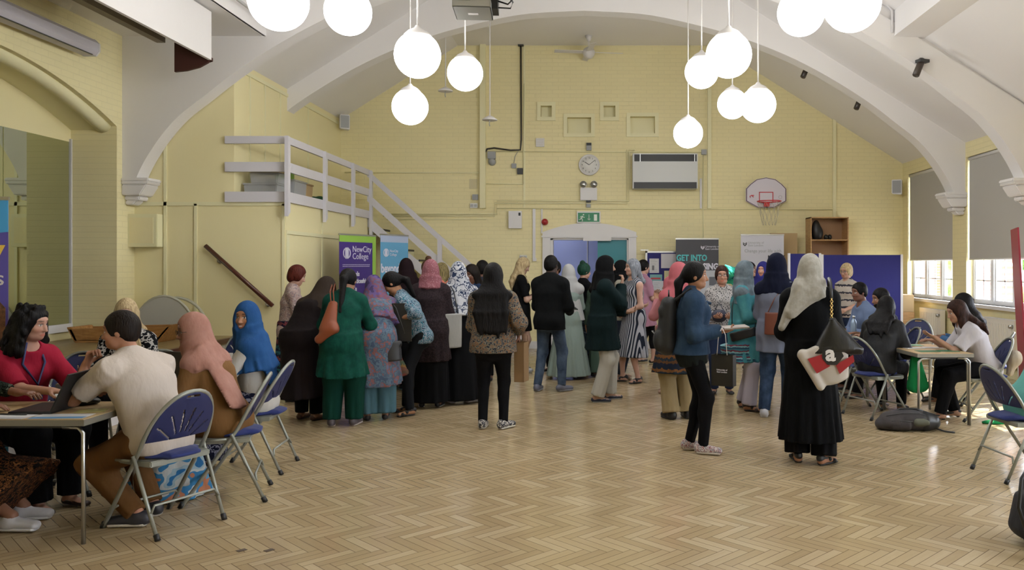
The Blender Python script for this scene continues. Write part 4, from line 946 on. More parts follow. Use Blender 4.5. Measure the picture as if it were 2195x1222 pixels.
chair(4.42, 9.42, 62, 'blue folding chair with arch back behind the white top')
chair(3.56, 10.78, 98, 'blue folding chair under the man in the blue shirt', )
chair(3.58, 10.0, 92, 'blue folding chair under the bearded man')
chair(4.35, 11.4, 150, 'empty blue folding chair right of the bearded man')
def table(x, y, rot, w, d, h, label, group='folding tables', leg=None):
    r_ = empty('folding_table', (x, y, 0), R(rot), label, 'table', group); M_top = mat('table_top', 'B39A72', .35, kind='mottled', cols=('A98F68', 'BBA27A'), scale=5, stretch=(1, 8, 1))
    MB().bx(-w / 2, w / 2, -d / 2, d / 2, h - .018, h).build('table_top', leg or M_top, r_)
    MB().bx(-w / 2 - .004, w / 2 + .004, -d / 2 - .004, d / 2 + .004, h - .038, h - .004).build('edge_trim', mat('table_edge', '7D7A70', .4, .3), r_)
    MB().bx(-w / 2 + .06, w / 2 - .06, -d / 2 + .05, d / 2 - .05, h - .06, h - .038).build('under_frame', M_black, r_)
    for sx in (-1, 1):
        for sy in (-1, 1):
            e = MB().tube([(sx * (w / 2 - .14), sy * (d / 2 - .035), h - .05), (sx * (w / 2 - .05), sy * (d / 2 - .035), h - .055), (sx * (w / 2 - .022), sy * (d / 2 - .033), h - .085), (sx * (w / 2 - .018), sy * (d / 2 - .03), 0)], .0115, 8)
            e.tube([(sx * (w / 2 - .14), sy * (d / 2 - .06), h - .05), (sx * (w / 2 - .065), sy * (d / 2 - .06), h - .055), (sx * (w / 2 - .035), sy * (d / 2 - .055), h - .1), (sx * (w / 2 - .03), sy * (d / 2 - .045), 0)], .010, 8)
            e.build('leg', M_metal, r_)
    return r_
table(-3.59, 5.02, 0, 1.3, .62, .72, 'near folding table with beech top, papers and a laptop')
table(-3.55, 6.4, 0, .95, .55, .72, 'folding table behind the man in the pale shirt')
table(3.42, 8.70, 2, .56, .98, .72, 'folding table with leaflets in front of the woman in white')
table(2.85, 10.35, 0, .85, .7, .72, 'white topped table with a bottle in front of the seated men', leg=mat('table_white', 'C9C4C0', .4))
table(-2.62, 9.98, 6, 1.2, .6, .74, 'folding table hidden behind the crowd at the purple banner')
# on the near table
TZ = .721
r_ = empty('laptop', (-3.24, 5.03, TZ), R(-86), 'open black laptop seen side-on on the near table', 'laptop')
MB().bx(-.17, .17, -.24, 0, 0, .018).build('keyboard_base', M_black, r_, bevel=.003)
Mt = Matrix.Rotation(R(-25), 3, 'X'); MB().box(Mt @ Vector((0, 0, .12)) + Vector((0, .0, .015)), (.34, .01, .24), m=Mt).build('screen', M_black, r_)
def sheet(x, y, rz, w, d, m, lb, z=TZ, nm='leaflet', cat='paper', stripe=None, g=None):
    e = empty(nm, (x, y, z), R(rz), lb, cat, g)
    MB().bx(-w / 2, w / 2, -d / 2, d / 2, 0, .0016).build('sheet', m, e)
    if stripe: MB().bx(-w / 2, w / 2, -d / 2, -d / 2 + d * .35, .0016, .0022).build('printed_band', stripe, e)
    return e
M_lfb = mat('leaflet_blue', '4E86B8', .5); M_lfg = mat('leaflet_green', '2E6B4E', .5)
sheet(-3.12, 4.80, 4, .30, .15, mat('glossy_white', 'D4D6DC', .4), 'large white leaflet with a blue edge at the table corner', stripe=M_lfb)
sheet(-3.43, 4.79, -4, .28, .14, M_paper, 'white printed sheet beside the laptop', nm='printed_sheet', stripe=mat('leaflet_grey', 'AEB2BC', .5))
sheet(-3.06, 4.98, 20, .16, .12, mat('leaflet_yellow', 'B8B479', .5), 'small pale yellow pad in front of the man', z=TZ)
tag(MB().tube([(-3.5, 4.83, TZ + .008), (-3.34, 4.82, TZ + .008)], .005, 8).build('pen', M_black), 'black pen lying across the white sheet', 'pen')
me, _ = soft('mouse', [B((0, 0, .012), (.03, .055, .022)), HS((0, 0, -1), 0)], .005); tag(link('computer_mouse', me, M_black, None, (-3.88, 4.83, TZ), R(60)), 'black computer mouse under the hand at the left edge', 'mouse')
me, _ = soft('glasses_case', [B((0, 0, .02), (.1, .05, .03)), HS((0, 0, -1), 0)], .008); tag(link('glasses_case', me, M_black, None, (-3.25, 5.2, TZ), R(20)), 'dark soft case beside the hands of the woman in red', 'case')
r_ = empty('laptop', (-3.2, 6.38, TZ), R(-20), 'closed-back dark laptop in front of the peach headscarf', 'laptop')
MB().bx(-.16, .16, 0, .22, 0, .018).build('keyboard_base', M_black, r_); Mt = Matrix.Rotation(R(14), 3, 'X'); MB().box(Mt @ Vector((0, 0, .11)), (.32, .01, .22), m=Mt).build('screen', M_black, r_)
# leaflets on the right-hand table
for k, (x, y, rz, m_, lb) in enumerate(((3.34, 8.42, 5, M_lfg, 'dark green leaflet at the near edge of the right-hand table'), (3.56, 8.45, -8, M_lfg, 'dark green folder right under the elbow of the woman in white'), (3.32, 8.75, 12, M_paper, 'white leaflet in the middle of the right-hand table'),
        (3.54, 8.78, -15, M_paper, 'white leaflet under the hands of the woman in white'), (3.42, 9.05, 3, mat('leaflet_mint', '8FC0A8', .5), 'mint leaflet at the far end of the right-hand table'))):
    sheet(x, y, rz, .21, .15, m_, lb, z=TZ + .0003, stripe=None, g='leaflets on the right-hand table')
bt = empty('water_bottle', (3.12, 10.15, TZ), 0, 'pale blue metal water bottle standing on the white table', 'bottle')
MB().lathe([(0, 0), (.034, 0), (.036, .01), (.036, .17), (.03, .19), (.015, .215), (.014, .225), (0, .225)]).build('body', mat('bottle_blue', '8EA1B8', .3, .4), bt)
MB().lathe([(0, .225), (.017, .225), (.017, .255), (0, .258)]).build('cap', M_metal, bt)
# bags on the floor
me, _ = soft('rucksack', [E((-.16, 0, .08), (.16, 0, .085), (.14, .085), (.13, .095), (0, 1, 0), .03), E((-.24, -.02, .05), (-.1, -.02, .07), (.10, .05), (.13, .08), (0, 1, 0), .04), B((.0, -.02, .14), (.13, .09, .055), k=.04), HS((0, 0, -1), 0)], .011)
rs = empty('rucksack', (2.98, 8.05, 0), R(-8), 'grey and black rucksack lying on the floor beside the empty chair leg', 'rucksack')
link('body', me, mat('rucksack_grey', '3E3A3C', .8, kind='mottled', cols=('2A2729', '3C383A'), scale=8), rs)
me, _ = soft('pocket', [E((.08, -.11, .09), (.17, -.10, .09), (.05, .04), None, k=.01)], .010); link('pocket', me, mat('rucksack_mesh', '55564A', .8), rs)
me, _ = soft('pocket', [E((-.14, -.12, .06), (.0, -.125, .06), (.035, .05), None, (0, 1, 0), .01)], .010); link('pocket', me, MATS['rucksack_grey'], rs)
me, _ = soft('black_side', [E((.17, 0, .085), (.24, .01, .08), (.145, .10), (.12, .08), (0, 1, 0), .02)], .011); link('side_panel', me, M_black, rs)
MB().tube([(-.16, -.145, .1), (-.05, -.15, .105), (.04, -.15, .1)], .004, 5).tube([(-.2, -.09, .14), (-.05, -.11, .175), (.1, -.1, .175), (.2, -.08, .15)], .004, 5).build('zip', M_dark, rs)
MB().tube([(-.2, .0, .13), (-.05, -.02, .20), (.1, 0, .2), (.18, 0, .17)], .012, 6).tube([(.25, -.05, .03), (.34, -.12, .012), (.42, -.14, .008)], .008, 6).build('strap', M_black, rs)
me, _ = soft('rucksack', [E((0, 0, .1), (0, 0, .38), (.14, .18), (.11, .14), k=.04), E((-.13, 0, .1), (-.11, 0, .26), (.06, .14), (.05, .12), k=.02), HS((0, 0, -1), 0)], .014)
rs = empty('rucksack', (2.555, 4.72, 0), R(10), 'black rucksack standing at the bottom right edge of view', 'rucksack')
link('body', me, mat('rucksack_black', '15161C', .7, bump=.3), rs)
MB().tube([(-.2, -.1, .1), (-.24, -.08, .25), (-.2, -.05, .4), (-.1, -.02, .5)], .012, 6).build('strap', M_black, rs)
tb_ = empty('drink_bottle', (2.40, 4.45, 0), 0, 'black flask with turquoise top standing by the black rucksack', 'bottle')
MB().lathe([(0, 0), (.05, 0), (.055, .02), (.055, .2), (.045, .22), (0, .22)]).build('body', M_black, tb_); MB().lathe([(0, .22), (.045, .22), (.05, .24), (.045, .275), (.03, .29), (0, .29)]).build('cap', mat('turquoise', '6FB8B4', .5), tb_)
me, _ = soft('green_bag', [B((0, 0, .01), (.16, .07, .025), k=.03), B((.12, .02, .01), (.1, .05, .02), k=.03), HS((0, 0, -1), 0)], .01)
tag(link('green_bag', me, cloth('bag_green', '1E8A4E'), None, (4.02, 8.35, 0)), 'flat bright green bag on the floor by the table leg', 'bag')
me, _ = soft('plastic_bag', [E((0, 0, .34), (.03, 0, .02), (.05, .03), (.11, .07), k=.02, fold=(7, .12, 1))], .012)
tag(link('green_bag', me, MATS['bag_green'], None, (3.33, 8.72, .30)), 'green carrier bag hanging beside the woman in the black jacket', 'bag')
me, _ = soft('scarf', [B((0, 0, 0), (.08, .07, .07), k=.05), B((.03, .03, .04), (.06, .04, .05), k=.05), E((0, 0, 0), (-.05, -.02, -.14), .05, .035, k=.05, fold=(7, .15, 0))], .012)
tag(link('scarf', me, cloth('beige_scarf', 'B3A792'), None, (4.30, 8.58, .62)), 'crumpled beige scarf hung over the chair back behind the white top', 'scarf')
# ================================================================ PEOPLE
sk = NT('skin'); at_ = sk.n('Attribute'); at_.attribute_name = 'tone'
sk.l(at_.outputs['Color'], sk.b.inputs['Base Color']); sk.b.inputs['Roughness'].default_value = .5
sk.b.inputs['Subsurface Weight'].default_value = .0; sk.b.inputs['Specular IOR Level'].default_value = .35
M_skin = sk.m
def hairmat(name, a, b_=None):
    if name in MATS: return MATS[name]
    t = NT(name); v = t.coords((1, 1, .12)); f = t.noise(v, 90, 3)
    t.l(t.ramp(f, [(.35, a), (.7, b_ or a)]), t.b.inputs['Base Color']); t.b.inputs['Roughness'].default_value = .55; t.b.inputs['Specular IOR Level'].default_value = .14
    t.bump(f, .6, .01); MATS[name] = t.m; return t.m
M_hblack = hairmat('hair_black', '060506', '0E0C0D'); M_hdark = hairmat('hair_dark', '100A08', '1D1510'); M_hauburn = hairmat('hair_auburn', '3A140F', '5A241A')
M_hblonde = hairmat('hair_blonde', '8E7A5A', 'C4B18A'); M_hbrown = hairmat('hair_brown', '3A2618', '5D4028'); M_hgrey = hairmat('hair_grey', '5C6068', '8B8F96'); M_hgreen = hairmat('hair_green', '12281F', '1D4A38')
def ik(A, T, l1, l2, pole):
    A, T = np.asarray(A, float), np.asarray(T, float); d = T - A; L = np.linalg.norm(d); w = d / (L + 1e-9)
    if L > (l1 + l2) * .995: L = (l1 + l2) * .995; T = A + w * L
    c = (l1 * l1 + L * L - l2 * l2) / (2 * L); h = math.sqrt(max(1e-6, l1 * l1 - c * c))
    pole = np.asarray(pole, float); q = unit(pole - w * (pole @ w)); return A + w * c + q * h, T
def rotz(v, a): c, s = math.cos(a), math.sin(a); return V3(v[0] * c - v[1] * s, v[0] * s + v[1] * c, v[2])
class Person:
    def world(s, p): return V3(*s.loc) + rotz(np.asarray(p, float), s.rz)
def person(label, x, y, rot, H=1.62, g=1.0, lean=0, sit=False, male=False, head=(0, 0), skin='A8714F', arms=('down', 'down'), feet=None, hair=None,
           hijab=None, top=None, bottom=None, over=None, shoes=None, step=.013, fine=.0075, glasses=False, twist=0, tilt=0, group='people', seat=.475, smile=0, name='person', hip_back=None):
    S = Person(); H = H * (1 if sit else .982); k = H / 1.7; S.k = k; S.rz = R(rot); S.loc = (x, y, 0); S.H = H
    root = empty(name, (x, y, 0), R(rot), label, 'person', group); S.root = root
    L = R(lean); fw, up = V3(0, 1, 0), V3(0, 0, 1)
    hb = (-.22 * math.sin(L) if hip_back is None else hip_back)
    S.P = P = V3(0, -.03, seat + .075) if sit else V3(0, hb * k, .93 * k - .03 * (1 - math.cos(L)))
    d1 = V3(0, math.sin(L * .75), math.cos(L * .75)); d2 = V3(math.sin(R(tilt)), math.sin(L * 1.15), math.cos(L * 1.15)); d2 = unit(d2)
    S.Wst = Wst = P + d1 * .16 * k; S.C = C = Wst + d1 * .16 * k; S.N = N = C + d2 * .20 * k
    lat = V3(1, 0, 0); tw = R(twist); lat2 = rotz(lat, tw); fw2 = np.cross(d2, -lat2); fw2 = unit(np.cross(d2, lat2)); fw1 = unit(np.cross(d1, lat)) 
    if fw2[1] < 0: fw2 = -fw2
    if fw1[1] < 0: fw1 = -fw1
    S.lat2, S.fw2, S.d2 = lat2, fw2, d2
    sw = (.175 if male else .152) * k * (1 + .35 * (g - 1))
    Sh = [N - d2 * .090 * k + lat2 * sw * sx for sx in (-1, 1)]; S.Sh = Sh
    hyw, hp = R(head[0]), R(head[1])                   # yaw to the person's left, pitch down
    f = rotz(V3(0, math.cos(hp), -math.sin(hp)), hyw + tw); xr = rotz(V3(1, 0, 0), hyw + tw); z = np.cross(xr, f)
    M = np.stack([xr, f, z], 1); S.M = M
    nd = unit(d2 * .6 + up * .4); Hc = N + nd * .106 * k + z * .05 * k + f * .02 * k; S.Hc = Hc
    hs = (.96 + .04 * k) * (1 if male else .97)
    def hp_(a, b, c): return Hc + M @ V3(a, b, c) * hs
    S.hp = hp_
    hr = lambda *r: tuple(v * hs for v in r)
    # legs
    hipw = .085 * k
    Hip = [P + lat * hipw * sx - V3(0, 0, .02) for sx in (-1, 1)]
    if feet is None: feet = ((-.1, .42, 5), (.1, .42, -5)) if sit else ((-.1, 0, 10), (.1, 0, -10))
    Ank = []; Kn = []; FD = []
    for i, sx in enumerate((-1, 1)):
        fx, fy, fa = feet[i][:3]; az = feet[i][3] if len(feet[i]) > 3 else 0
        T = V3(fx * (1 if sit else k), fy * (1 if sit else k), .085 * k + az)
        kn, T2 = ik(Hip[i], T, .428 * k, .418 * k, V3(sx * .12, 1, .25 if sit else 0)); Ank.append(T2); Kn.append(kn); FD.append(rotz(V3(0, 1, 0), R(fa)))
    S.Ank, S.Kn = Ank, Kn
    # arms
    Wr = []; El = []; HD = []; PN = []; CU = []
    ARM = {'down': ((.26, .03, .80), (0, .08, -1), (-1, 0, 0), .5), 'fwd': ((.11, .30, 1.06), (-.35, .9, .15), (-.5, 0, .8), .7), 'clasp': ((.08, .20, .98), (-.8, .5, -.1), (0, -1, .1), .6),
           'phone': ((.07, .27, 1.18), (-.2, .5, .85), (-.3, -.8, .3), .9), 'table': ((.15, .38, .765), (-.3, 1, -.02), (0, 0, -1), .35), 'lap': ((.1, .28, .64), (-.5, .8, -.1), (0, 0, -1), .4),
           'hip': ((.22, .18, 1.0), (-.5, .8, .1), (-1, 0, 0), .8), 'face': ((.06, .20, 1.38), (-.2, .3, .9), (-.3, -.9, 0), .9), 'bent': ((.13, .48, .98), (-.2, .9, -.3), (0, 0, -1), .5), 'strap': ((.13, .17, 1.3), (-.6, .2, .6), (-.2, -1, 0), 1.2)}
    for i, sx in enumerate((-1, 1)):
        a = arms[i]; pole = V3(sx * .45, -.55, -.7)
        if isinstance(a, str): a = ARM[a]; a = tuple((V3(q[0] * sx, q[1], q[2]) if j < 3 else q) for j, q in enumerate(a)); T = a[0] * V3(k, k, 1 if sit else k)
        else:
            T = V3(*a[0]); a = tuple(a) + ((sx * -.3, .9, .1), (-sx, 0, 0), .6)[len(a) - 1:] if len(a) < 4 else a
            if len(a) > 4: pole = V3(*a[4])
        e, w_ = ik(Sh[i], T, .285 * k, .25 * k, pole)
        El.append(e); Wr.append(w_); HD.append(unit(V3(*a[1]) if a[1] is not None else w_ - e)); PN.append(V3(*a[2])); CU.append(a[3])
    S.Wr, S.El, S.HD = Wr, El, HD
    def torso(o, bust=True, lo=True):
        W1, W2 = (.158 * k * g + o, .112 * k * g + o), ((.128 if not male else .14) * k * g + o, .098 * k * g + o)
        C1, C2 = ((.145 if not male else .165) * k * (g * .6 + .4) + o, .108 * k * (g * .6 + .4) + o), (.115 * k + o, .07 * k + o)
        q = [E(P - d1 * .03 * k, Wst, W1, W2, lat, .05), E(Wst, C, W2, C1, lat, .05), E(C, N - d2 * .05 * k, C1, C2, lat2, .05),
             E(Sh[0] + lat2 * .02 * k, Sh[1] - lat2 * .02 * k, .052 * k + o * .8, None, d2, .05), E(N - d2 * .05 * k, N, .066 * k + o * .5, .05 * k + o * .3, lat2, .05)]
        q += [E(N - d2 * .012 * k, (N + Sh[i] * 2) / 3 - d2 * .0 * k, .042 * k + o * .6, .045 * k + o * .6, d2, .06) for i in (0, 1)]
        if lo: q += [B(P + lat * .07 * k * sx - fw * .045 * k - up * .03, (.09 * k * g + o,) * 3, k=.05) for sx in (-1, 1)]
        if bust and not male: q += [B(C + d2 * .03 * k + fw2 * .07 * k * g + lat2 * .065 * k * sx, (.058 * k * g + o, .055 * k * g + o, .058 * k + o), np.stack([lat2, fw2, d2], 1), k=.04) for sx in (-1, 1)]
        elif male: q += [B(C + d2 * .05 * k + fw2 * .05 * k + lat2 * .07 * k * sx, .06 * k + o, k=.05) for sx in (-1, 1)]
        return q
    def arm(i, o, frac=1.0, r2=None, ov=0):
        q = [B(Sh[i], .052 * k + o, k=.04)]; t = min(frac / .5, 1)
        e = Sh[i] + (El[i] - Sh[i]) * t; fl = frac < 1.0
        q.append(E(Sh[i], e, .048 * k * (g * .5 + .5) + o, (.041 * k + o + (ov if t < 1 or frac <= .5 else 0)), V3(0, 1, 0), .03, flat=(frac <= .5)))
        if frac > .5:
            t = (frac - .5) / .5; w_ = El[i] + (Wr[i] - El[i]) * t
            q.append(E(El[i], w_, .040 * k + o, (r2 or (.028 * k)) + o, V3(0, 1, 0), .03, flat=True)); q.append(B(El[i], .04 * k + o, k=.02))
        return q
    # ---- body: one continuous surface
    pr = torso(-.006)
    for i, sx in enumerate((-1, 1)):
        pr += arm(i, -.004, 1.0); pr[-2]['flat'] = False
        pr += [E(Hip[i], Kn[i], .078 * k * g, .052 * k, None if False else V3(1, 0, 0), .04), E(Kn[i], Ank[i], .050 * k, .032 * k, V3(1, 0, 0), .03),
               B(Kn[i] * .68 + Ank[i] * .32 - FD[i] * .018 * k, (.042 * k, .043 * k, .09 * k), k=.04)]
        az = Ank[i][2] - .085 * k; hl = Ank[i] - FD[i] * .035 * k; hl[2] = .04 + az * 1.0; to = Ank[i] + FD[i] * .135 * k; to[2] = .028 + az * (.6 if az else 0)
        pr += [E(Ank[i], hl, .032 * k, .032 * k, k=.02), E(hl, to, (.03 * k, .028 * k), (.034 * k, .018 * k), np.cross(FD[i], up), .02)]
        # hand
        w0, hd = Wr[i], HD[i]; pn = unit(PN[i] - hd * (PN[i] @ hd)); la = np.cross(hd, pn) * -sx   # thumb side
        pl = w0 + hd * .085 * k
        pr += [E(w0 - hd * .01, w0 + hd * .02, (.027 * k, .02 * k), (.03 * k, .017 * k), la, .015), E(w0 + hd * .015, pl, (.032 * k, .016 * k), (.040 * k, .014 * k), la, .012)]
        cu = CU[i]
        for j, (of, ln, r_) in enumerate(((.030, .066, .0085), (.010, .074, .009), (-.011, .069, .0086), (-.031, .054, .0075))):
            b0 = pl + la * of * k; c1 = cu * .55 + .05 * j; v1 = unit(hd * math.cos(c1) + pn * math.sin(c1) + la * of * 1.2); b1_ = b0 + v1 * ln * .52 * k
            c2 = cu * 1.6 + .1; v2 = unit(hd * math.cos(c2) + pn * math.sin(c2) + la * of * .5); b2_ = b1_ + v2 * ln * .48 * k
            pr += [E(b0 - hd * .012, b1_, r_ * k, r_ * .95 * k, k=.004), E(b1_, b2_, r_ * .95 * k, r_ * .8 * k, k=.004)]
        t0 = w0 + hd * .025 * k + la * .028 * k; t1 = t0 + unit(hd * .75 + la * .65 + pn * .35) * .038 * k; t2 = t1 + unit(hd * .95 + la * .15 + pn * (.3 + cu * .4)) * .034 * k
        pr += [E(t0, t1, .013 * k, .0105 * k, k=.008), E(t1, t2, .0105 * k, .009 * k, k=.004)]
    # head
    pr += [E(N - d2 * .02, hp_(0, -.02, -.05), (.054 * k if male else .047 * k), None, k=.03),
           B(hp_(0, -.012, .028), hr(.074, .092, .092), M, .02), B(hp_(0, .022, -.035), hr(.058, .066, .072), M, .03), B(hp_(0, .058, -.082), hr(.026, .024, .02), M, .025),
           E(hp_(-.04, .03, -.07), hp_(.04, .03, -.07), .022 * hs, None, k=.03), B(hp_(0, .062, .038), hr(.052, .026, .028), M, .02)]
    pr += [B(hp_(sx * .032, .088, .006), hr(.017, .012, .012), M, .012, '-') for sx in (-1, 1)] + [B(hp_(sx * .031, .071, .005), .0125 * hs, k=.004) for sx in (-1, 1)]
    pr += [B(hp_(sx * .04, .055, -.025), hr(.022, .024, .02), M, .02) for sx in (-1, 1)]
    pr += [E(hp_(0, .082, .012), hp_(0, .104, -.03), .0075 * hs, .0105 * hs, k=.012), B(hp_(0, .092, -.034), hr(.017, .011, .008), M, .008)]
    pr += [E(hp_(-.018, .078, -.060), hp_(.018, .078, -.060), .0075 * hs, None, k=.006), E(hp_(-.013, .080, -.067), hp_(.013, .080, -.067), .0075 * hs, None, k=.005)]
    pr += [B(hp_(sx * .076, -.006, -.004), hr(.009, .018, .03), M, .006) for sx in (-1, 1)]
    fin = [(Hc, (.09, .115, .125), fine)] + [(Wr[i] + HD[i] * .09, (.075, .075, .075), fine) for i in (0, 1)]
    me, v = soft('body', pr, step * 1.15, fin)
    body = link('body', me, M_skin, root)
    # colours of skin, lips, brows, eyes and nails live on the body itself
    base = np.array(lin(skin)); gy = base[:3].mean(); base[:3] = (base[:3] * .85 + gy * .15) * .84; col = np.tile(base, (len(v), 1))
    q = (v - Hc) @ M / hs
    def paint(c, r, rgb, amt=1.0):
        m = (((q - np.array(c)) / np.array(r)) ** 2).sum(1); w_ = np.clip((1.25 - m) * 3, 0, 1)[:, None] * amt
        col[:] = col * (1 - w_) + np.array(rgb) * w_
    bl = base * np.array([1.05, .62, .6, 1])
    dk = np.array(lin('1E1512'))
    paint((0, .087, -.0635), (.024, .02, .0095 + .003 * smile), bl)
    if smile: paint((0, .09, -.0625), (.016, .02, .0045), lin('D8D0C8'))
    for sx in (-1, 1):
        paint((sx * .033, .085, .034), (.021, .03, .0045), dk if hair is None or hair.get('m') is not M_hblonde else lin('6A5238'), .85)
        paint((sx * .031, .085, .006), (.0155, .025, .0068), lin('C9C2BC')); paint((sx * .031, .085, .0065), (.0062, .03, .0065), dk); paint((sx * .031, .085, .0135), (.018, .03, .0028), dk, .8)
        paint((sx * .04, .06, -.03), (.022, .04, .02), base * np.array([1.06, .88, .85, 1]), .5)
    ca = me.color_attributes.new('tone', 'FLOAT_COLOR', 'POINT'); ca.data.foreach_set('color', col.astype(np.float32).ravel())
    # ---- clothes
    def put(nm, prims, m, st=step, fin=()):
        me, _ = soft(nm, prims, st, fin); return link(nm, me, m, root)
    def legs(o, w, ln=1.0, hemr=None):
        q = [E(P + d1 * .06 * k, P - up * .05, (.14 * k * g + o, .105 * k * g + o), (.16 * k * g + o, .115 * k * g + o), lat, .05)]
        q += [B(P + lat * .07 * k * sx - fw * .045 * k - up * .03, .09 * k * g + o, k=.05) for sx in (-1, 1)]
        for i in (0, 1):
            if ln > .5: end = Kn[i] + (Ank[i] + V3(0, 0, -.01) - Kn[i]) * ((ln - .5) / .5)
            q += [E(Hip[i], Kn[i], .083 * k * g * (w * .3 + .7) + o, .056 * k * w + o, V3(1, 0, 0), .035, fold=(5, .03, 1) if w > 1.2 else None), B(Kn[i], .056 * k * w + o, k=.03)]
            q.append(B(Kn[i] * .68 + Ank[i] * .32 - FD[i] * .018 * k, (.046 * k + o, .048 * k + o, .10 * k), k=.05))
            if ln > .5: q.append(E(Kn[i] + (Kn[i] - end) * .02, end, .054 * k * w + o, (hemr or .040 * k * w) + o, V3(1, 0, 0), .02, flat=True, fold=(6, .06 * w, 2) if w > 1.2 else (7, .025, 1)))
        return q
    fm = (Ank[0] + Ank[1]) / 2
    def drop(spec, o, name_='skirt'):
        """cloth hanging from the waist to the hem"""
        hz = spec['hem'] * k; ru, rv = spec.get('r', (.24, .19)); nf, am = spec.get('fold', (9, .07))
        if sit:
            q = []
            for i in (0, 1): q += [E(Hip[i] + up * .01, Kn[i] + up * .015, .10 * k * g + o, .085 * k + o, V3(1, 0, 0), .06)]
            if hz < Kn[0][2] - .08:
                kc = (Kn[0] + Kn[1]) / 2 - fw * .03; q.append(E(kc, V3(fm[0], fm[1] - .02, hz), (.17 * k, .10 * k), (ru * k, rv * k), V3(1, 0, 0), .07, flat=True, fold=(nf, am, 1.3)))
            return q
        top_ = Wst - d1 * .02 * k; bot = V3((P[0] + fm[0]) / 2, P[1] * .55 + fm[1] * .45, hz); t_ = (top_[2] - hz)
        return [E(P + up * .0, bot, (.165 * k * g + o, .125 * k * g + o), (ru * k, rv * k), V3(1, 0, 0), .04, flat=True, fold=(nf, am, 1.3)), E(Wst, P, (.13 * k * g + o, .10 * k * g + o), (.166 * k * g + o, .126 * k * g + o), lat, .03)]
    if bottom:
        if bottom['kind'] == 'trousers': put(bottom.get('name', 'trousers'), legs(.010, bottom.get('w', 1.0), bottom.get('len', 1.0), bottom.get('hemr')), bottom['m'])
        else: put(bottom.get('name', 'skirt'), drop(bottom, .012), bottom['m'])
    def topgarment(t, base_o):
        o = base_o + t.get('o', 0)
        q = torso(o)
        sl = t.get('sleeve', 1.0)
        if sl > 0:
            for i in (0, 1): q += arm(i, o * .9 + t.get('so', 0), sl, t.get('cuff'), .008)
        q.append(B(N + nd * .02 * k + fw2 * .035 * k, (.05 * k + t.get('neck', 0), .05 * k + t.get('neck', 0), .05 * k), k=.01, op='-'))
        if 'hem' in t: q += drop(t, o)
        elif not sit and t.get('short', .0) >= 0:
            q.append(E(Wst, P - up * t.get('ext', .07) * k, (.13 * k * g + o, .1 * k * g + o), (.166 * k * g + o + .008, .126 * k * g + o + .008), lat, .03, flat=True, fold=(8, .02, 0)))
            q.append(HS((0, 0, -1), -(P[2] - t.get('ext', .07) * k)))
        elif sit: q.append(HS((0, 0, -1), -(P[2] - .09)))
        return q
    if top: put(top.get('name', 'top'), topgarment(top, .012), top['m'])
    if over: put(over.get('name', 'jacket'), topgarment(over, .024), over['m'])
    # ---- head covering
    if hair:
        st = hair['style']; m = hair['m']; v_ = hair.get('v', 1.0); th = .012 * v_
        cap = [B(hp_(0, -.014, .030), hr(.076 + th, .095 + th, .096 + th), M, .02)]
        if st in ('short', 'buzz'):
            cap += [B(hp_(0, -.05, -.02), hr(.07, .055, .06), M, .02)]
            cut = [B(hp_(0, .135, -.045), hr(.10, .118, .118), M, k=.01, op='-'), E(hp_(-.1, .01, -.075), hp_(.1, .01, -.075), .05 * hs, None, k=.01, op='-')]
        else: cut = [B(hp_(0, .13, -.035), hr(.078, .115, .105), M, k=.01, op='-')]
        if st == 'crop': cap += [B(hp_(0, -.05, -.03), hr(.075, .06, .075), M, .02), B(hp_(sx_ := .05, .02, .0), hr(.04, .05, .07), M, .02), B(hp_(-.05, .02, .0), hr(.04, .05, .07), M, .02)]
        if st in ('long', 'wavy', 'bob'):
            ln = hair.get('len', .35); w_ = hair.get('w', .10)
            bk = hp_(0, -.055, -.02); dn = N - fw2 * (.105 * k) - d2 * .03; en = dn - d2 * max(0, ln - .16) - fw2 * (.02 + .12 * max(0, ln - .3) + .08 * (g - 1))
            cap += [E(bk, dn, (.085 * hs, .055 * hs), (w_, .045), lat2, .04), E(dn, en, (w_, .045), (w_ * .8, .035), lat2, .04, fold=(9, .08, 1))]
            cap += [E(hp_(sx * .068, .0, .01), hp_(sx * .075, .0, -.14), (.024 * hs, .04 * hs), (.02, .04), lat2, .03) for sx in (-1, 1)]
            rl = random.Random(7)
            if st != 'bob':
                for i_ in range(16):
                    xx = (i_ / 15 - .5) * 2 * w_ * .95; zz = rl.uniform(-.02, .07); ph = rl.uniform(-.02, .02)
                    p0 = dn + lat2 * xx * .8 - fw2 * .015; p1 = (dn + en) / 2 + lat2 * (xx * .95 + ph) - fw2 * .03; p2 = en + lat2 * (xx * .85 - ph) - d2 * zz - fw2 * .012
                    cap += [E(p0, p1, .016, .02, k=.02), E(p1, p2, .02, .009, k=.02)]
            if hair.get('front'): cap += [E(hp_(sx * .075, .0, -.1), N + lat2 * sx * .1 * k + fw2 * .09 * k - d2 * .1, (.03, .035), (.03, .02), lat2, .03) for sx in (-1, 1)]
        if st == 'curly':
            rnd = random.Random(3)
            cap += [E(hp_(0, -.04, 0), N - fw2 * .06 * k, (.10, .075), (.14 * k, .07), lat2, .05)] + [E(hp_(sx * .085, -.01, .03), hp_(sx * .115, -.01, -.16), .04, .05, k=.04) for sx in (-1, 1)]
            for _ in range(230):
                a = rnd.uniform(0, 2 * PI); zz = rnd.uniform(-.24, .12); rr = .088 + .05 * min(1, max(0, (.08 - zz) / .2)) if zz < .08 else .07
                c_ = (math.cos(a) * rr * 1.08, math.sin(a) * rr * .9 - .02, zz)
                if c_[1] > .045 and (zz < .07 or abs(c_[0]) < .0): continue
                cap.append(B(hp_(*c_), (rnd.uniform(.014, .024), rnd.uniform(.014, .024), rnd.uniform(.02, .034)), M, .008))
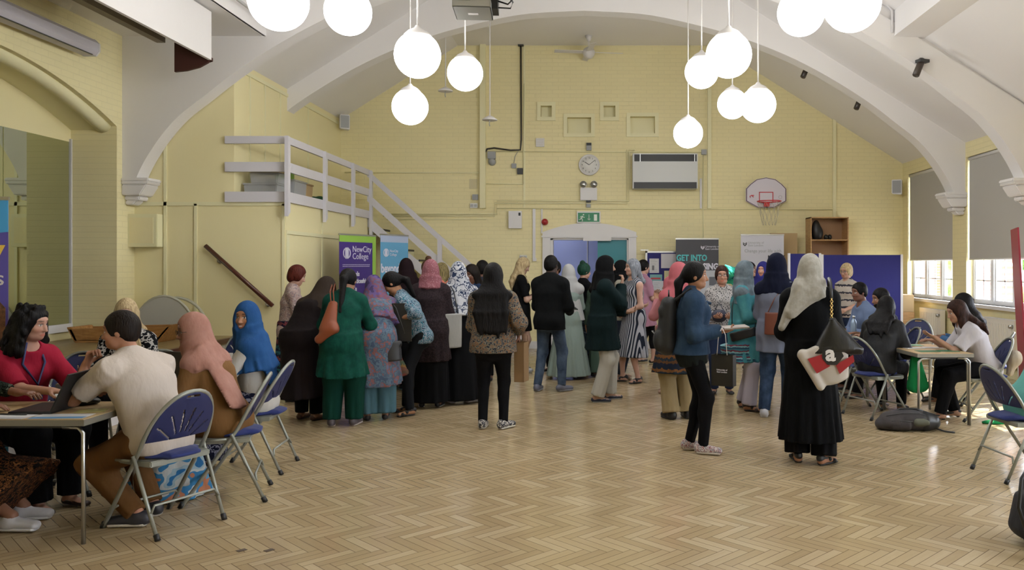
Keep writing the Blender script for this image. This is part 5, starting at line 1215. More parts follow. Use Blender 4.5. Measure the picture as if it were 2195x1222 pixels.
        if st == 'bun': cap += [B(hp_(*hair.get('at', (0, -.105, .05))), hr(.045, .042, .042), M, .015)]
        if st in ('pony', 'bunlow'):
            a0 = hp_(0, -.10, .01)
            if st == 'bunlow': cap += [B(hp_(0, -.115, -.025), hr(.05, .045, .05), M, .015)]
            else:
                ln = hair.get('len', .35); a1 = hp_(0, -.15, -.06) if not lean > 30 else a0 + V3(.03, -.09, .0); a2 = N - fw2 * .13 * k - d2 * (ln - .1)
                cap += [E(a0, a1, .032, .036, k=.03), E(a1, a2, .036, .022, k=.03)]
        if st in ('short', 'crop') and 'beard' in hair:
            put('beard', [B(hp_(0, .035, -.065), hr(.062, .055, .05), M, .02), B(hp_(0, .14, -.01), hr(.05, .09, .05), M, k=.01, op='-')], m, .008)
        put('hair', cap + cut, m, .010)
    if hijab:
        m = hijab['m']; o = hijab.get('o', 0); nf, am = hijab.get('fold', (7, .07))
        q = [B(hp_(0, -.012, .030), hr(.088 + o, .108 + o, .108 + o), M, .03), B(hp_(0, -.01, -.05), hr(.082 + o, .09 + o, .09), M, .04),
             E(hp_(0, -.012, -.03), N - d2 * .02, (.088, .096), (.135 * k, .118 * k), lat2, .05, fold=(nf, am, .5))]
        ln = hijab.get('len', .20); wd = hijab.get('w', .205)
        c0 = N + d2 * .01; c1 = N - d2 * ln + fw2 * hijab.get('fwd', 0)
        q.append(E(c0, c1, (.125 * k, .105 * k), (wd * k * (1 + .3 * (g - 1)), (.125 + hijab.get('dep', 0)) * k * g), lat2, .04, flat=True, fold=(nf + 2, am, 1)))
        q += [E(Sh[0], Sh[1], .056 * k + .03, None, d2, .05)] if wd > .17 else []
        for t in hijab.get('tails', ()):          # extra hanging ends: (from, to, r0, r1) in the person's frame
            fr = lambda p: N + (lat2 * p[0] + fw2 * p[1] + d2 * p[2]) * k
            q.append(E(fr(t[0]), fr(t[1]), tuple(np.array(t[2]) * k), tuple(np.array(t[3]) * k), V3(*t[4]) if len(t) > 4 else V3(1, 0, 0), .03, flat=False, fold=(9, .09, 2)))
        q.append(B(hp_(0, .118, -.012), hr(.055, .065, .082), M, k=.012, op='-'))
        if hijab.get('clip'): q.append(HS((0, 0, -1), -hijab['clip'] * k))
        put(hijab.get('name', 'headscarf'), q, m, .011)
    if glasses:
        r_ = MB()
        for sx in (-1, 1):
            c_ = hp_(sx * .034, .098, .004); r_.tube([c_ + M @ V3(.022 * math.cos(a), 0, .017 * math.sin(a)) for a in np.linspace(0, 2 * PI, 13)[:-1]], .0018, 5, True)
            r_.tube([hp_(sx * .056, .096, .008), hp_(sx * .078, .06, .008), hp_(sx * .082, -.005, .006)], .0018, 5)
        r_.tube([hp_(-.012, .1, .006), hp_(.012, .1, .006)], .0018, 5).build('glasses', M_black, root)
    # ---- shoes
    if shoes:
        for i in (0, 1):
            fd = FD[i]; ac = np.cross(fd, up); az = max(0, Ank[i][2] - .085 * k - .004); A0 = Ank[i].copy(); A0[2] = az
            hl, to = A0 - fd * .045 * k, A0 + fd * .145 * k; kd = shoes.get('kind', 'sneaker')
            if kd == 'sneaker': q = [E(hl + up * .048, to + up * .034, (.040 * k, .044), (.040 * k, .028), ac, .02), E(A0 + up * .05 - fd * .01, A0 + up * .088 - fd * .008, .044 * k, .040 * k, k=.02, flat=True), HS((0, 0, -1), -az - .012)]
            elif kd == 'flat': q = [E(hl + up * .032, to + up * .024, (.034 * k, .032), (.036 * k, .02), ac, .02), B(A0 + fd * .05 + up * .05, (.026, .026, .02), k=.01, op='-'), HS((0, 0, -1), -az - .006)]
            elif kd == 'sandal': q = [E(hl + up * .012, to + up * .012, (.034 * k, .012), (.042 * k, .01), ac, .01), E(A0 + fd * .10 * k + up * .028 - ac * .035, A0 + fd * .10 * k + up * .028 + ac * .035, .018, None, fd, .01), E(A0 + fd * .045 * k + up * .045 - ac * .03, A0 + fd * .045 * k + up * .045 + ac * .03, .016, None, fd, .01), E(A0 + up * .06 - fd * .045, A0 + up * .07, .034 * k, .04 * k, k=.005), B(A0 + up * .1, .03, op='-'), HS((0, 0, -1), -az - .002)]
            elif kd == 'heel': q = [E(hl + up * .06, to + up * .022, (.032 * k, .026), (.034 * k, .018), ac, .02), B(A0 + fd * .03 + up * .08, (.028, .04, .03), k=.01, op='-'), E(hl + up * .06 + fd * .01, hl + fd * .01, (.022, .022), (.018, .018), ac, .01, flat=True), HS((0, 0, -1), -az - .001)]
            me, _ = soft('shoe', q, .009); so = link('shoe', me, shoes['m'], root)
            if kd in ('sneaker', 'flat') and shoes.get('sole'):
                me, _ = soft('sole', [E(hl + up * .014, to + up * .013, (.041 * k, .016), (.043 * k, .015), ac, .01), HS((0, 0, -1), -az - .001), HS((0, 0, 1), az + (.024 if kd == 'sneaker' else .012))], .009); link('sole', me, shoes['sole'], so)
    return S
PEOPLE = {}
def AT(px, s): return FX(px, s), F_PX / s
random.seed(11)
C_ = cloth
M_blackc = C_('black_cloth', '0C0D10'); M_blackt = C_('black_leggings', '0A0B0E'); M_jean = C_('dark_denim', '27364F', kind='mottled', cols=('1C2A40', '3A4D69'), scale=9)
def sh(kind, c, sole=None): return dict(kind=kind, m=mat('shoe_' + c, c, .5), sole=mat('sole_' + sole, sole, .5) if sole else None)
def trs(m, w=1.0, **k): return dict(kind='trousers', m=m, w=w, **k)
def scarfm(n, c, **k): return C_('scarf_' + n, c, **k)
P1_ = {}
def soft_at(S, name, prims, m, label, cat, step=.011, handles=(), hm=None, group=None, hr_=.006):
    """a thing carried by a person: its own top-level object, shapes given in the person's frame"""
    me, _ = soft(name, prims, step); r = empty(name, S.loc, S.rz, label, cat, group)
    link('body', me, m, r)
    for h_ in handles: MB().tube(h_, hr_, 6).build('handle', hm or m, r)
    return r
def carton(S, c, d, rz, m, label, cat, name, tilt=0, handles=(), hm=None, text=None):
    """a paper bag, folder or leaflet held by a person"""
    w = S.world(c); r = empty(name, w, S.rz + R(rz), label, cat)
    a, b, e = d[0] / 2, d[1] / 2, d[2] / 2
    Mx = Matrix.Rotation(R(tilt), 3, 'X')
    if e > .05 and b > .02:
        m_ = MB()
        for (x0, x1, y0, y1) in ((-a, a, -b, -b + .003), (-a, a, b - .003, b), (-a, -a + .003, -b, b), (a - .003, a, -b, b)): m_.bx(x0, x1, y0, y1, -e, e)
        m_.bx(-a, a, -b, b, -e, -e + .004); m_.build('body', m, r)
    else: MB().box((0, 0, 0), d, m=Mx).build('body', m, r)
    for h_ in handles: MB().tube(h_, .003, 5).build('handle', hm or m, r)
    if text: lettering(text, .018, M_txt, r, (0, -b - .002, .0), align='CENTER')
    return r
def strap(S, pts, m, r_obj, r=.01, nm='strap'): MB().tube(pts, r, 6).build(nm, m, r_obj)
# ---------- seated on the left
P = person('person cut off by the left edge, hands with red nails on the near table', -4.2, 5.02, -85, 1.66, 1.05, 15, True, arms=(((-.13, .62, .775), (.2, 1, .0), (0, 0, -1), .5), ((.13, .5, .76), (-.2, 1, 0), (0, 0, -1), .4)), skin='8A5A40', hair=dict(style='long', m=M_hblack), fine=.006,
    top=dict(m=C_('dark_ivy_print', '171C1A', kind='floral', cols=('101412', '2B342C', '0F1211', '596054'), scale=40), sleeve=.9, o=.004), bottom=dict(kind='skirt', m=C_('dark_orange_print', '15100F', kind='floral', cols=('0E0B0D', '17120F', '6B4428', '110D0E', '8A5A35'), scale=30), hem=.16, r=(.36, .30)), shoes=sh('sneaker', 'B9B8BC', 'C9C8C8'), feet=((-.12, .60, 5), (.12, .68, -5)), step=.012)
P = person('seated person in a raspberry red top with curly dark hair and a lanyard, typing', -3.94, 5.62, -118, 1.68, 1.10, 14, True, head=(28, 8), skin='C39079', arms=(((-.16, .50, .79), (.3, 1, 0), (0, 0, -1), .5), ((.08, .52, .79), (-.3, 1, 0), (0, 0, -1), .5)),
    hair=dict(style='curly', m=M_hblack), top=dict(m=C_('raspberry', '9E1F38', bump=.4), sleeve=.48, neck=.012, so=.006), bottom=trs(M_blackt, 1.7), shoes=sh('flat', '2A1B16'), fine=.005, step=.010)
MB().tube([P.hp(-.06, .02, -.12), P.C + V3(-.07, .14, .08), P.C + V3(.0, .19, -.06), P.C + V3(.07, .14, .08), P.hp(.06, .02, -.12)], .008, 6).bx(-.03 + P.C[0], .03 + P.C[0], P.C[1] + .185, P.C[1] + .19, P.C[2] - .16, P.C[2] - .07).build('lanyard', mat('lanyard_navy', '28305E', .7), P.root)
P = person('man in a cream short sleeved shirt and watch seated with his back to the camera', -2.76, 5.12, 68, 1.76, 1.10, 30, True, male=True, head=(34, 4), skin='B27A5C', arms=(((-.08, .50, .96), (.25, -.25, 1), (.3, -.6, .2), 1.5, (-.5, .6, -1)), ((.14, .46, .78), (-.3, 1, 0), (0, 0, -1), .5)),
    hair=dict(style='short', m=M_hdark), top=dict(m=C_('cream_linen', 'C9BDB2', bump=.5), sleeve=.38, o=.006, so=.006, ext=.12, name='shirt'), bottom=trs(C_('tan_chinos', '6A4A2C'), 1.25), shoes=sh('sneaker', '23242C', 'B5ADA0'), feet=((-.08, .05, 25), (.12, .16, -5)), fine=.005, step=.010)
MB().tube([P.N + P.lat2 * -.05 + P.fw2 * .05 - P.d2 * .03, P.N + P.lat2 * -.062 - P.d2 * .0, P.N - P.fw2 * .058 + P.d2 * .012, P.N + P.lat2 * .062, P.N + P.lat2 * .05 + P.fw2 * .05 - P.d2 * .03], .014, 8).build('collar', MATS['cream_linen'], P.root)
W_ = P.Wr[0]; MB().tube([W_ + V3(.030 * math.cos(a), .030 * math.sin(a), -.03) for a in np.linspace(0, 2 * PI, 15)[:-1]], .009, 6, True).build('wrist_watch', M_black, P.root)
P = person('seated blonde person in a black and white leaf print top', -3.98, 7.02, -168, 1.66, 1.05, 14, True, head=(10, 10), skin='C49A84', arms=('table', 'table'), hair=dict(style='long', m=M_hblonde, len=.3, front=1),
    top=dict(m=C_('leaf_print', '101014', kind='floral', cols=('0D0E12', '101116', 'B5B2AE', '0F1014'), scale=22), sleeve=.7, o=.004), bottom=trs(M_blackt, 1.3), shoes=sh('flat', '17181A'), fine=.006)
P = person('seated person in a dusty pink headscarf and tan tunic seen from the side', -2.62, 5.72, 84, 1.60, 1.10, 24, True, head=(44, 8), skin='8E5E45', glasses=True, arms=('table', 'table'),
    hijab=dict(m=scarfm('pink', 'A77B6B', kind='mottled', cols=('9C7062', 'B0867A'), scale=6), len=.14, w=.2, fold=(11, .08), tails=(((-.04, -.085, -.02), (-.11, -.14, -.50), (.12, .04), (.10, .025)),)), top=dict(m=C_('tan_tunic', '7A5835'), sleeve=.9, o=.008, hem=.42, r=(.2, .2)), fine=.006,
    bottom=dict(kind='skirt', m=C_('tie_dye_skirt', '4B86B5', kind='floral', cols=('2F6EA4', '9FB8C4', 'C4C8C6', '3D7FB0', 'B4795A', '5791B4', 'C9CDD0'), scale=3.2, stretch=(1, 1, 2)), hem=.05, r=(.33, .30)), shoes=sh('flat', '3A2A22'), step=.011)
P = person('smiling seated person in a blue headscarf and white cardigan', -2.72, 6.5, 96, 1.62, 1.02, 8, True, head=(66, 2), smile=1, skin='A9744F', arms=('table', 'table'), twist=10, fine=.0055,
    hijab=dict(m=scarfm('blue', '1F4A80', kind='mottled', cols=('1B4275', '285488'), scale=5), len=.27, w=.25, dep=.06, fold=(11, .08), tails=(((-.02, -.09, -.02), (-.10, -.14, -.42), (.12, .05), (.11, .03)),)), top=dict(m=C_('white_cardigan', 'C9C6C0'), sleeve=1, o=.006), bottom=dict(kind='skirt', m=C_('navy_paisley', '151A33', kind='floral', cols=('12162C', '141931', '8E90A2', '12172D'), scale=24), hem=.12, r=(.24, .2)), shoes=sh('flat', '1C1C22'), step=.011)
# ---------- group round the table by the purple banner
x, y = AT(624, 182)
P = person('auburn short haired person in a pale pink cardigan facing the crowd', x, y, -70, 1.60, 1.02, 6, head=(0, 22), skin='C3937C', hair=dict(style='crop', m=M_hauburn), arms=('fwd', 'fwd'), smile=1,
    top=dict(m=C_('pink_knit', 'B39A94', kind='floral', cols=('B7A29B', 'A98F8A', 'BFAEA6', '8E7C80', 'B59B94'), scale=20), ext=.12), bottom=dict(kind='skirt', m=C_('zigzag_skirt', '23324A', kind='bands', cols=('1B2440', '2A6A70', '241B3A', '8A4A50', '1A2036', '33707A'), scale=5), hem=.3, r=(.24, .2)), shoes=sh('flat', '2A2A30'))
x, y = AT(662, 207)
P = person('person in a brown headscarf and long dark coat bending over the table', x, y, -22, 1.62, 1.12, 44, head=(-10, 30), skin='9A6B50', arms=('bent', 'bent'), hijab=dict(m=scarfm('brown', '362C25'), len=.2, w=.2), top=dict(m=C_('long_brown_coat', '1D1718'), hem=.28, r=(.25, .24), o=.008), bottom=trs(M_blackt, 1.5), shoes=sh('flat', '4A2F22', '2A1B16'))
x, y = AT(737, 216)
P = person('person in a green tunic and loose green trousers seen from behind, black ponytail', x, y, 2, 1.60, 1.12, 22, head=(0, 30), skin='9A6B50', arms=(((-.2, .35, .95), (.2, 1, -.2), (0, 0, -1), .5), ((.2, .35, .95), (-.2, 1, -.2), (0, 0, -1), .5)), hair=dict(style='pony', m=M_hblack, len=.34),
    top=dict(m=C_('green_silk', '0F463B', kind='mottled', cols=('0B3A31', '144F43'), scale=14), hem=.56, r=(.275, .22), o=.012, neck=.03), bottom=trs(C_('green_trousers', '0C382F'), 1.9, hemr=.07), shoes=sh('sneaker', '4A4348', 'B3A8A4'), feet=((-.13, 0, 14), (.10, .04, -8)), step=.011)
r = soft_at(P, 'handbag', [E((-.10, -.20, .98), (-.07, -.12, 1.22), (.085, .045), (.045, .03), k=.02), E((-.18, -.20, .88), (-.04, -.21, .98), (.05, .045), (.05, .045), (0, 1, 0), .05)], mat('tan_leather', '7A3B1E', .5), 'slouchy tan leather bag on the shoulder of the person in green', 'bag', handles=[[(-.09, -.12, 1.2), (-.12, -.05, 1.34), (-.14, .08, 1.40), (-.14, .16, 1.30)], [(-.06, -.12, 1.2), (-.09, -.05, 1.34), (-.11, .08, 1.41), (-.12, .17, 1.30)]])
x, y = AT(806, 207)
P = person('person in a lilac patterned shawl bending towards the table with a teal outfit', x, y, 18, 1.60, 1.1, 38, head=(15, 32), skin='9A6B50', arms=('bent', 'bent'), hijab=dict(m=scarfm('lilac', '5A4A72', kind='floral', cols=('4A3F66', '635384', '7A5060', '5D5A78', '6B4A58'), scale=9), len=.34, w=.23, fold=(9, .1)),
    top=dict(m=C_('printed_kameez', '4E5E74', kind='floral', cols=('4B5A72', '5F7484', '566479', '8A5E5A', '64708A'), scale=16), sleeve=.7, hem=.42, r=(.28, .24), o=.012), bottom=trs(C_('pale_teal_trousers', '4F7380'), 2.1, hemr=.1), shoes=sh('flat', '17171B'))
me_ = MB(); 
r = soft_at(P, 'shawl_end', [E((.1, -.05, .75), (.2, .0, .42), (.1, .05), (.14, .05), flat=True, fold=(9, .1, 1))], C_('border_print', '5A4034', kind='bands', cols=('6A4A3E', '8A6A3A', '4A5A48', '7A3E36', '5A4A3C'), scale=6), 'embroidered shawl border hanging down over the pale teal trousers', 'shawl')
r = soft_at(P, 'handbag', [E((.12, -.22, .80), (.13, -.22, .62), (.115, .035), (.12, .04), k=.0, flat=True), E((.02, -.22, .80), (.22, -.22, .80), .02, k=.02)], mat('black_leather', '0F1013', .45), 'square black shoulder bag beside the lilac shawl', 'bag', handles=[[(.08, -.2, .9), (.02, -.1, 1.1), (-.05, .15, 1.33)], [(.27, -.2, .9), (.2, -.05, 1.15), (.05, .2, 1.36)]])
x, y = AT(880, 200)
P = person('person with a black ponytail in a blue and white floral blouse bending left', x, y, 98, 1.60, .98, 30, head=(-10, 35), skin='A87650', arms=(((-.19, .10, 1.04), (.1, 1, .1), (.8, 0, .3), 1.2, (-.6, -.6, -.5)), ((.05, .30, 1.0), (-.7, .5, .3), (0, 1, 0), 1.0)), hair=dict(style='pony', m=M_hblack, len=.2),
    top=dict(m=C_('blue_floral', '95A5B2', kind='floral', cols=('93A3B2', '22566E', '9DA8B4', '336E80', '8E9CAA', '1D3149'), scale=24), sleeve=.75, ext=.1, neck=.02), bottom=trs(C_('charcoal_trousers', '17191D'), 1.05), shoes=sh('sandal', '121215'), feet=((-.1, 0, 30), (.12, .06, -10)))
carton(P, (-.225, .07, 1.0), (.20, .02, .40), -90, mat('folder_black', '101114', .4), 'tall black folder held by the person in the blue floral blouse', 'folder', 'folder', tilt=0)
x, y = AT(922, 190)
P = person('person in a dusky pink headscarf and dark tweed coat seen from behind', x, y, 4, 1.66, 1.1, 6, head=(0, 8), arms=('fwd', 'fwd'), hijab=dict(m=scarfm('dusky', '8F5C64', kind='spots', cols=('8A565F', 'A3777E'), scale=60), len=.06, w=.16), top=dict(m=C_('tweed_coat', '241D20', kind='mottled', cols=('161215', '3A2E32'), scale=70), hem=.55, r=(.24, .2), o=.014), bottom=dict(kind='skirt', m=M_blackc, hem=.07, r=(.22, .2)), shoes=sh('flat', '1A1A1E', 'B5AFA8'))
x, y = AT(874, 165)
P = person('person in a dark maroon headscarf partly hidden by the pink one', x, y, 25, 1.70, 1.0, 12, head=(0, 15), hijab=dict(m=scarfm('maroon', '1C0F13'), len=.2, w=.2), top=dict(m=M_blackc, hem=.3, r=(.24, .2)), bottom=dict(kind='skirt', m=M_blackc, hem=.07, r=(.22, .2)), shoes=sh('flat', '1A1A1E'), arms=('fwd', 'fwd'))
x, y = AT(917, 158)
P = person('person with brown hair pinned in a top bun behind the group', x, y, 5, 1.66, 1.0, 0, hair=dict(style='bun', m=M_hbrown, at=(.01, -.03, .15), v=1.3), skin='B98A70', top=dict(m=C_('pale_pink_top', 'A98488')), bottom=trs(M_blackt), arms=('fwd', 'fwd'), shoes=sh('flat', '1A1A1E'))
x, y = AT(945, 170)
P = person('person with an olive headband and grey top behind the white floral headscarf', x, y, -10, 1.62, 1.0, 4, hair=dict(style='bob', m=hairmat('hair_olive', '4A4128', '7D7048'), len=.16), skin='8A5A40', top=dict(m=C_('grey_jersey', '7A7E86')), bottom=trs(M_blackt), arms=('strap', 'strap'), shoes=sh('flat', '1A1A1E'))
r = soft_at(P, 'backpack', [E((0, -.2, 1.36), (0, -.2, 1.02), (.13, .08), (.14, .09), k=.03)], mat('coral', 'B5604E', .7), 'small coral backpack worn behind the white floral headscarf', 'bag', handles=[[(-.1, -.15, 1.36), (-.12, .05, 1.44), (-.12, .16, 1.3)], [(.1, -.15, 1.36), (.12, .05, 1.44), (.12, .16, 1.3)]])
x, y = AT(985, 184)
P = person('person in a long white and navy floral headscarf and black dress', x, y, 22, 1.64, 1.08, 8, head=(0, 12), arms=('fwd', 'fwd'), hijab=dict(m=scarfm('white_navy', 'B9BBC2', kind='floral', cols=('BDBFC6', 'C2C4C9', '4A5266', 'B9BCC4', '2E3A55', 'C0C2C8'), scale=10), len=.38, w=.27, fold=(8, .07), dep=.07), top=dict(m=M_blackc, hem=.05, r=(.27, .24), o=.01), bottom=dict(kind='skirt', m=M_blackc, hem=.07, r=(.24, .2)), shoes=sh('sneaker', 'A8A0A4', 'C2BDBD'), feet=((-.1, 0, 10), (.12, -.06, -70)))
r = soft_at(P, 'tote_bag', [E((-.15, -.25, 1.03), (-.14, -.23, .66), (.125, .03), (.11, .04), k=0, flat=True, fold=(5, .06, 0))], C_('tote_white', 'A9A9A6'), 'whitish tote bag hanging behind the pink and white headscarves', 'bag', handles=[[(-.22, -.25, 1.02), (-.18, -.16, 1.3), (-.15, -.05, 1.36)], [(-.07, -.25, 1.02), (-.10, -.16, 1.3), (-.12, .0, 1.38)]], hm=M_black)
for px, s, H_, lb, m_, hm_ in ((1017, 163, 1.60, 'dark haired person facing the camera behind the long black hair', C_('navy_top', '1E2E4A'), M_hdark), (1036, 156, 1.66, 'short dark haired person behind the long haired one', C_('slate_top', '2A2F3C'), M_hblack)):
    x, y = AT(px, s); P = person(lb, x, y, 150 if px < 1030 else 20, H_, 1.0, 6, head=(0, 15), skin='7A4E38', hair=dict(style='short' if px > 1030 else 'bob', m=hm_, len=.2, v=1.4), top=dict(m=m_), bottom=trs(M_blackt), arms=('fwd', 'fwd'), shoes=sh('flat', '1A1A1E'))
x, y = AT(1057, 219)
P = person('person with very long black hair and a floral blouse seen from behind', x, y, 2, 1.60, 1.28, 0, skin='7A4E38', arms=('fwd', ((.24, .1, .92), (.1, .2, -1), (-1, 0, 0), 1.2)), hair=dict(style='wavy', m=M_hblack, len=.50, w=.165, v=1.8), fine=.006,
    top=dict(m=C_('autumn_floral', '6A655E', kind='floral', cols=('6E6C60', '1F2233', '77756A', '7E5A3E', '6A685E', '282C3A', '7C796C'), scale=24), sleeve=.85, o=.016, ext=.12, so=.01), bottom=trs(M_blackt, .95), shoes=dict(kind='sneaker', m=mat('chunky_trainer', '23242E', .5, kind='floral', cols=('1B1C26', 'B0ACA4', '22232E', 'A8A49C'), scale=22), sole=mat('sole_B5B0A6', 'B5B0A6', .5)), feet=((-.11, 0, -4), (.11, -.02, -38)), step=.011)
carton(P, (.27, .12, .64), (.16, .10, .39), 75, mat('kraft_paper', '7A6040', .8), 'brown paper carrier bag held by the long haired person', 'bag', 'paper_bag', handles=[[(-.04, -.05, .195), (-.03, -.05, .26), (.03, -.05, .26), (.04, -.05, .195)], [(-.04, .05, .195), (-.03, .05, .26), (.03, .05, .26), (.04, .05, .195)]])
x, y = AT(1116, 143)
P = person('blonde haired person in a black dress looking down at a phone', x, y, -78, 1.72, 1.0, 0, head=(0, 25), skin='C59C86', arms=('phone', 'phone'), hair=dict(style='long', m=M_hblonde, len=.28, front=1), top=dict(m=M_blackc, sleeve=.4, hem=.62, r=(.2, .17)), shoes=sh('sneaker', 'B9BBBF', 'C6C6C8'))
carton(P, (.0, .33, 1.33), (.07, .008, .14), 0, M_greyp, 'pale mobile phone held by the blonde person in black', 'phone', 'mobile_phone', tilt=30)
x, y = AT(1179, 169)
P = person('man in a black jacket and ripped blue jeans seen from behind', x, y, -22, 1.72, 1.0, 2, male=True, head=(-5, 5), skin='3F2A20', arms=('fwd', ((.15, .27, 1.0), (-.1, .9, .2), (-.6, 0, .7), .9)), hair=dict(style='short', m=M_hblack, v=.7), bottom=trs(C_('faded_denim', '3A4A63', kind='mottled', cols=('2B3950', '5A6C84'), scale=6), 1.05), top=dict(m=M_blackc, o=.012), over=dict(m=C_('black_jacket', '0E1012'), o=.012, ext=.14, name='jacket'),
    shoes=sh('sneaker', '595C6C', '8A8D96'), feet=((-.15, -.06, 10), (.15, .03, -30)))
carton(P, (.14, .40, 1.05), (.07, .01, .14), -20, M_black, 'black phone in the hand of the man in jeans', 'phone', 'mobile_phone', tilt=60)
x, y = AT(1190, 143)
person('dark haired person just visible between the man in black and the white headscarf', x, y, 150, 1.66, .9, 0, male=True, skin='7A4E38', hair=dict(style='short', m=M_hblack), top=dict(m=C_('slate_top', '2A2F3C')), bottom=trs(M_blackt), shoes=sh('flat', '1A1A1E'))
x, y = AT(1219, 152)
P = person('person in a long white headscarf and pale mint dress seen from behind', x, y, 8, 1.60, 1.05, 0, hijab=dict(m=scarfm('white', 'B7B8B8'), len=.52, w=.24, fold=(7, .06), dep=.02), arms=('fwd', 'fwd'), top=dict(m=C_('mint_dress', '8C9C95', bump=.7), hem=.05, r=(.33, .28), fold=(13, .08)), shoes=sh('flat', '8A8A88'))
x, y = AT(1250, 141)
P = person('person with green tinted hair in a bun and a black top', x, y, -60, 1.62, 1.0, 0, head=(0, 6), skin='B98A72', hair=dict(style='bun', m=M_hgreen, at=(0, -.05, .13), v=1.3), arms=('fwd', 'fwd'), top=dict(m=M_blackc, sleeve=.5), bottom=dict(kind='skirt', m=C_('dark_floral_skirt', '1A1E24', kind='floral', cols=('14171C', '22303A', '15181C', '4A5660'), scale=18), hem=.12, r=(.2, .18)), shoes=sh('flat', '1A1A1E'))
x, y = AT(1284, 150)
P = person('person in a sage green dress mostly hidden behind the dark green coat', x, y, -30, 1.52, .85, 0, hair=dict(style='bob', m=M_hblack, len=.18), arms=('down', 'clasp'), top=dict(m=C_('sage', '52685C'), hem=.08, r=(.17, .16)), shoes=sh('flat', '1A1A1E'))
x, y = AT(1293, 182)
P = person('person in a dark green coat, black headscarf and white trousers', x, y, -84, 1.70, 1.12, 3, head=(-8, 0), skin='B58A70', arms=('fwd', ((-.04, .22, 1.36), (0, .25, .95), (-.3, -.8, 0), 1.0, (.15, .3, -1))), hijab=dict(m=scarfm('black', '0B0C0E'), len=.12, w=.2, o=.008), fine=.0065,
    top=dict(m=C_('dark_teal_coat', '0D1F21'), hem=.62, r=(.23, .22), o=.016, so=.012), bottom=trs(C_('white_trousers', 'B3B1A8'), 1.35, hemr=.07), shoes=sh('flat', '1C2236', 'A9A59C'), feet=((-.12, .09, 5), (.10, -.08, -5)))
x, y = AT(1330, 152)
P = person('person in a black headscarf and grey trousers behind the dark green coat', x, y, -95, 1.66, 1.0, 0, skin='B58A70', arms=('fwd', 'fwd'), hijab=dict(m=scarfm('black', '0B0C0E'), len=.04, w=.13), top=dict(m=C_('cream_top', '9A9588'), o=.004), bottom=trs(C_('slate_trousers', '2C3340'), 1.3), shoes=sh('flat', 'A08A78', '8C7866'))
x, y = AT(1358, 157)
P = person('grey haired person in a black and white striped dress with bare shoulders', x, y, 118, 1.68, 1.06, 0, head=(-10, 0), skin='BE917C', arms=('clasp', 'clasp'), hair=dict(style='bob', m=M_hgrey, len=.14), top=dict(m=C_('striped_dress', 'A9ABB0', kind='stripes', cols=('202532', 'A9ABB2'), scale=12), sleeve=0, neck=.04, hem=.36, r=(.25, .22)), shoes=sh('sandal', '15161A'), feet=((-.12, 0, 12), (.13, .1, -30)))
x, y = AT(1378, 131)
P = person('person in a pink tunic with a low dark bun reading the notice board', x, y, -62, 1.68, 1.14, 0, skin='BE917C', arms=('fwd', 'fwd'), hair=dict(style='bunlow', m=M_hblack), top=dict(m=C_('pink_tunic', 'AD7F93'), sleeve=.42, hem=.62, r=(.22, .2)), bottom=trs(M_blackt, 1.1, len=.8), shoes=sh('flat', '15161A'), feet=((-.1, 0, 10), (.14, .12, -20)))
carton(P, (-.02, .42, 1.1), (.21, .15, .006), 0, mat('leaflet_tan', 'A89478', .5), 'small tan leaflet held up by the person in pink', 'leaflet', 'leaflet')
# ---------- right of centre
x, y = AT(1456, 206)
P = person('person in a salmon pink headscarf and patterned tunic hem raising one hand', x, y, 20, 1.62, 1.05, 0, head=(25, 0), skin='A87650', arms=(((-.12, .30, 1.22), (.2, .6, .7), (0, -1, 0), .8), 'fwd'), hijab=dict(m=scarfm('salmon', 'B4636C'), len=.2, w=.18), top=dict(m=C_('salmon_top', 'B0747A'), hem=.6, r=(.24, .2)), bottom=trs(C_('beige_trousers', '9C8A68'), 1.5, hemr=.08), shoes=sh('sneaker', '15161A', '15161A'))
link('tunic_hem', soft('tunic_hem', [E((-.02, -.02, .80 * P.k), (-.03, -.02, .52 * P.k), (.235, .19), (.27, .21), flat=True, fold=(9, .06, 1))], .012)[0], C_('paisley_hem', '1D2430', kind='bands', cols=('1A2233', '5A3E26', '232E38', '6E4A2A', '1B2330'), scale=7), P.root)
x, y = AT(1440, 172)
person('person in white trousers and beige shoes hidden behind the salmon headscarf', x, y, 70, 1.44, .85, 0, skin='B58A70', hijab=dict(m=scarfm('salmon', 'B4636C'), len=.1, w=.15), top=dict(m=C_('salmon_top', 'B0747A'), hem=.55, r=(.19, .18)), bottom=trs(C_('white_trousers', 'B3B1A8'), 1.2), shoes=sh('flat', '9C8070', '8A7260'), arms=('clasp', 'clasp'), feet=((-.08, .02, 5), (.08, .06, -5)))
x, y = AT(1484, 250)
P = person('person in a denim jacket and black trousers with white floral shoes', x, y, -92, 1.62, 1.0, 2, head=(-4, 0), skin='A06E4C', arms=(((-.06, .24, 1.03), (.1, 1, .1), (.3, 0, .9), .7), ((.13, .21, 1.04), (-.1, 1, .05), (-.3, 0, .9), .7)), hair=dict(style='pony', m=M_hblack, len=.36), fine=.0045,
    top=dict(m=C_('dark_olive_top', '1A201E'), hem=.80, r=(.17, .13), neck=.01), over=dict(m=C_('denim_jacket', '25384F', kind='mottled', cols=('1F3148', '32485F'), scale=8), o=.012, ext=.03, neck=.045, name='denim_jacket'), bottom=trs(M_blackt, .92), shoes=dict(kind='sneaker', m=mat('floral_canvas', 'B5AEAC', .7, kind='floral', cols=('BDB6B4', 'C1BBB8', '7A4048', 'BBB5B2', '454A62', 'C0BAB8'), scale=45), sole=mat('sole_cream', 'BEB6AE', .5)), feet=((-.07, -.02, 10), (.09, .09, -15)), step=.010)
JP = P
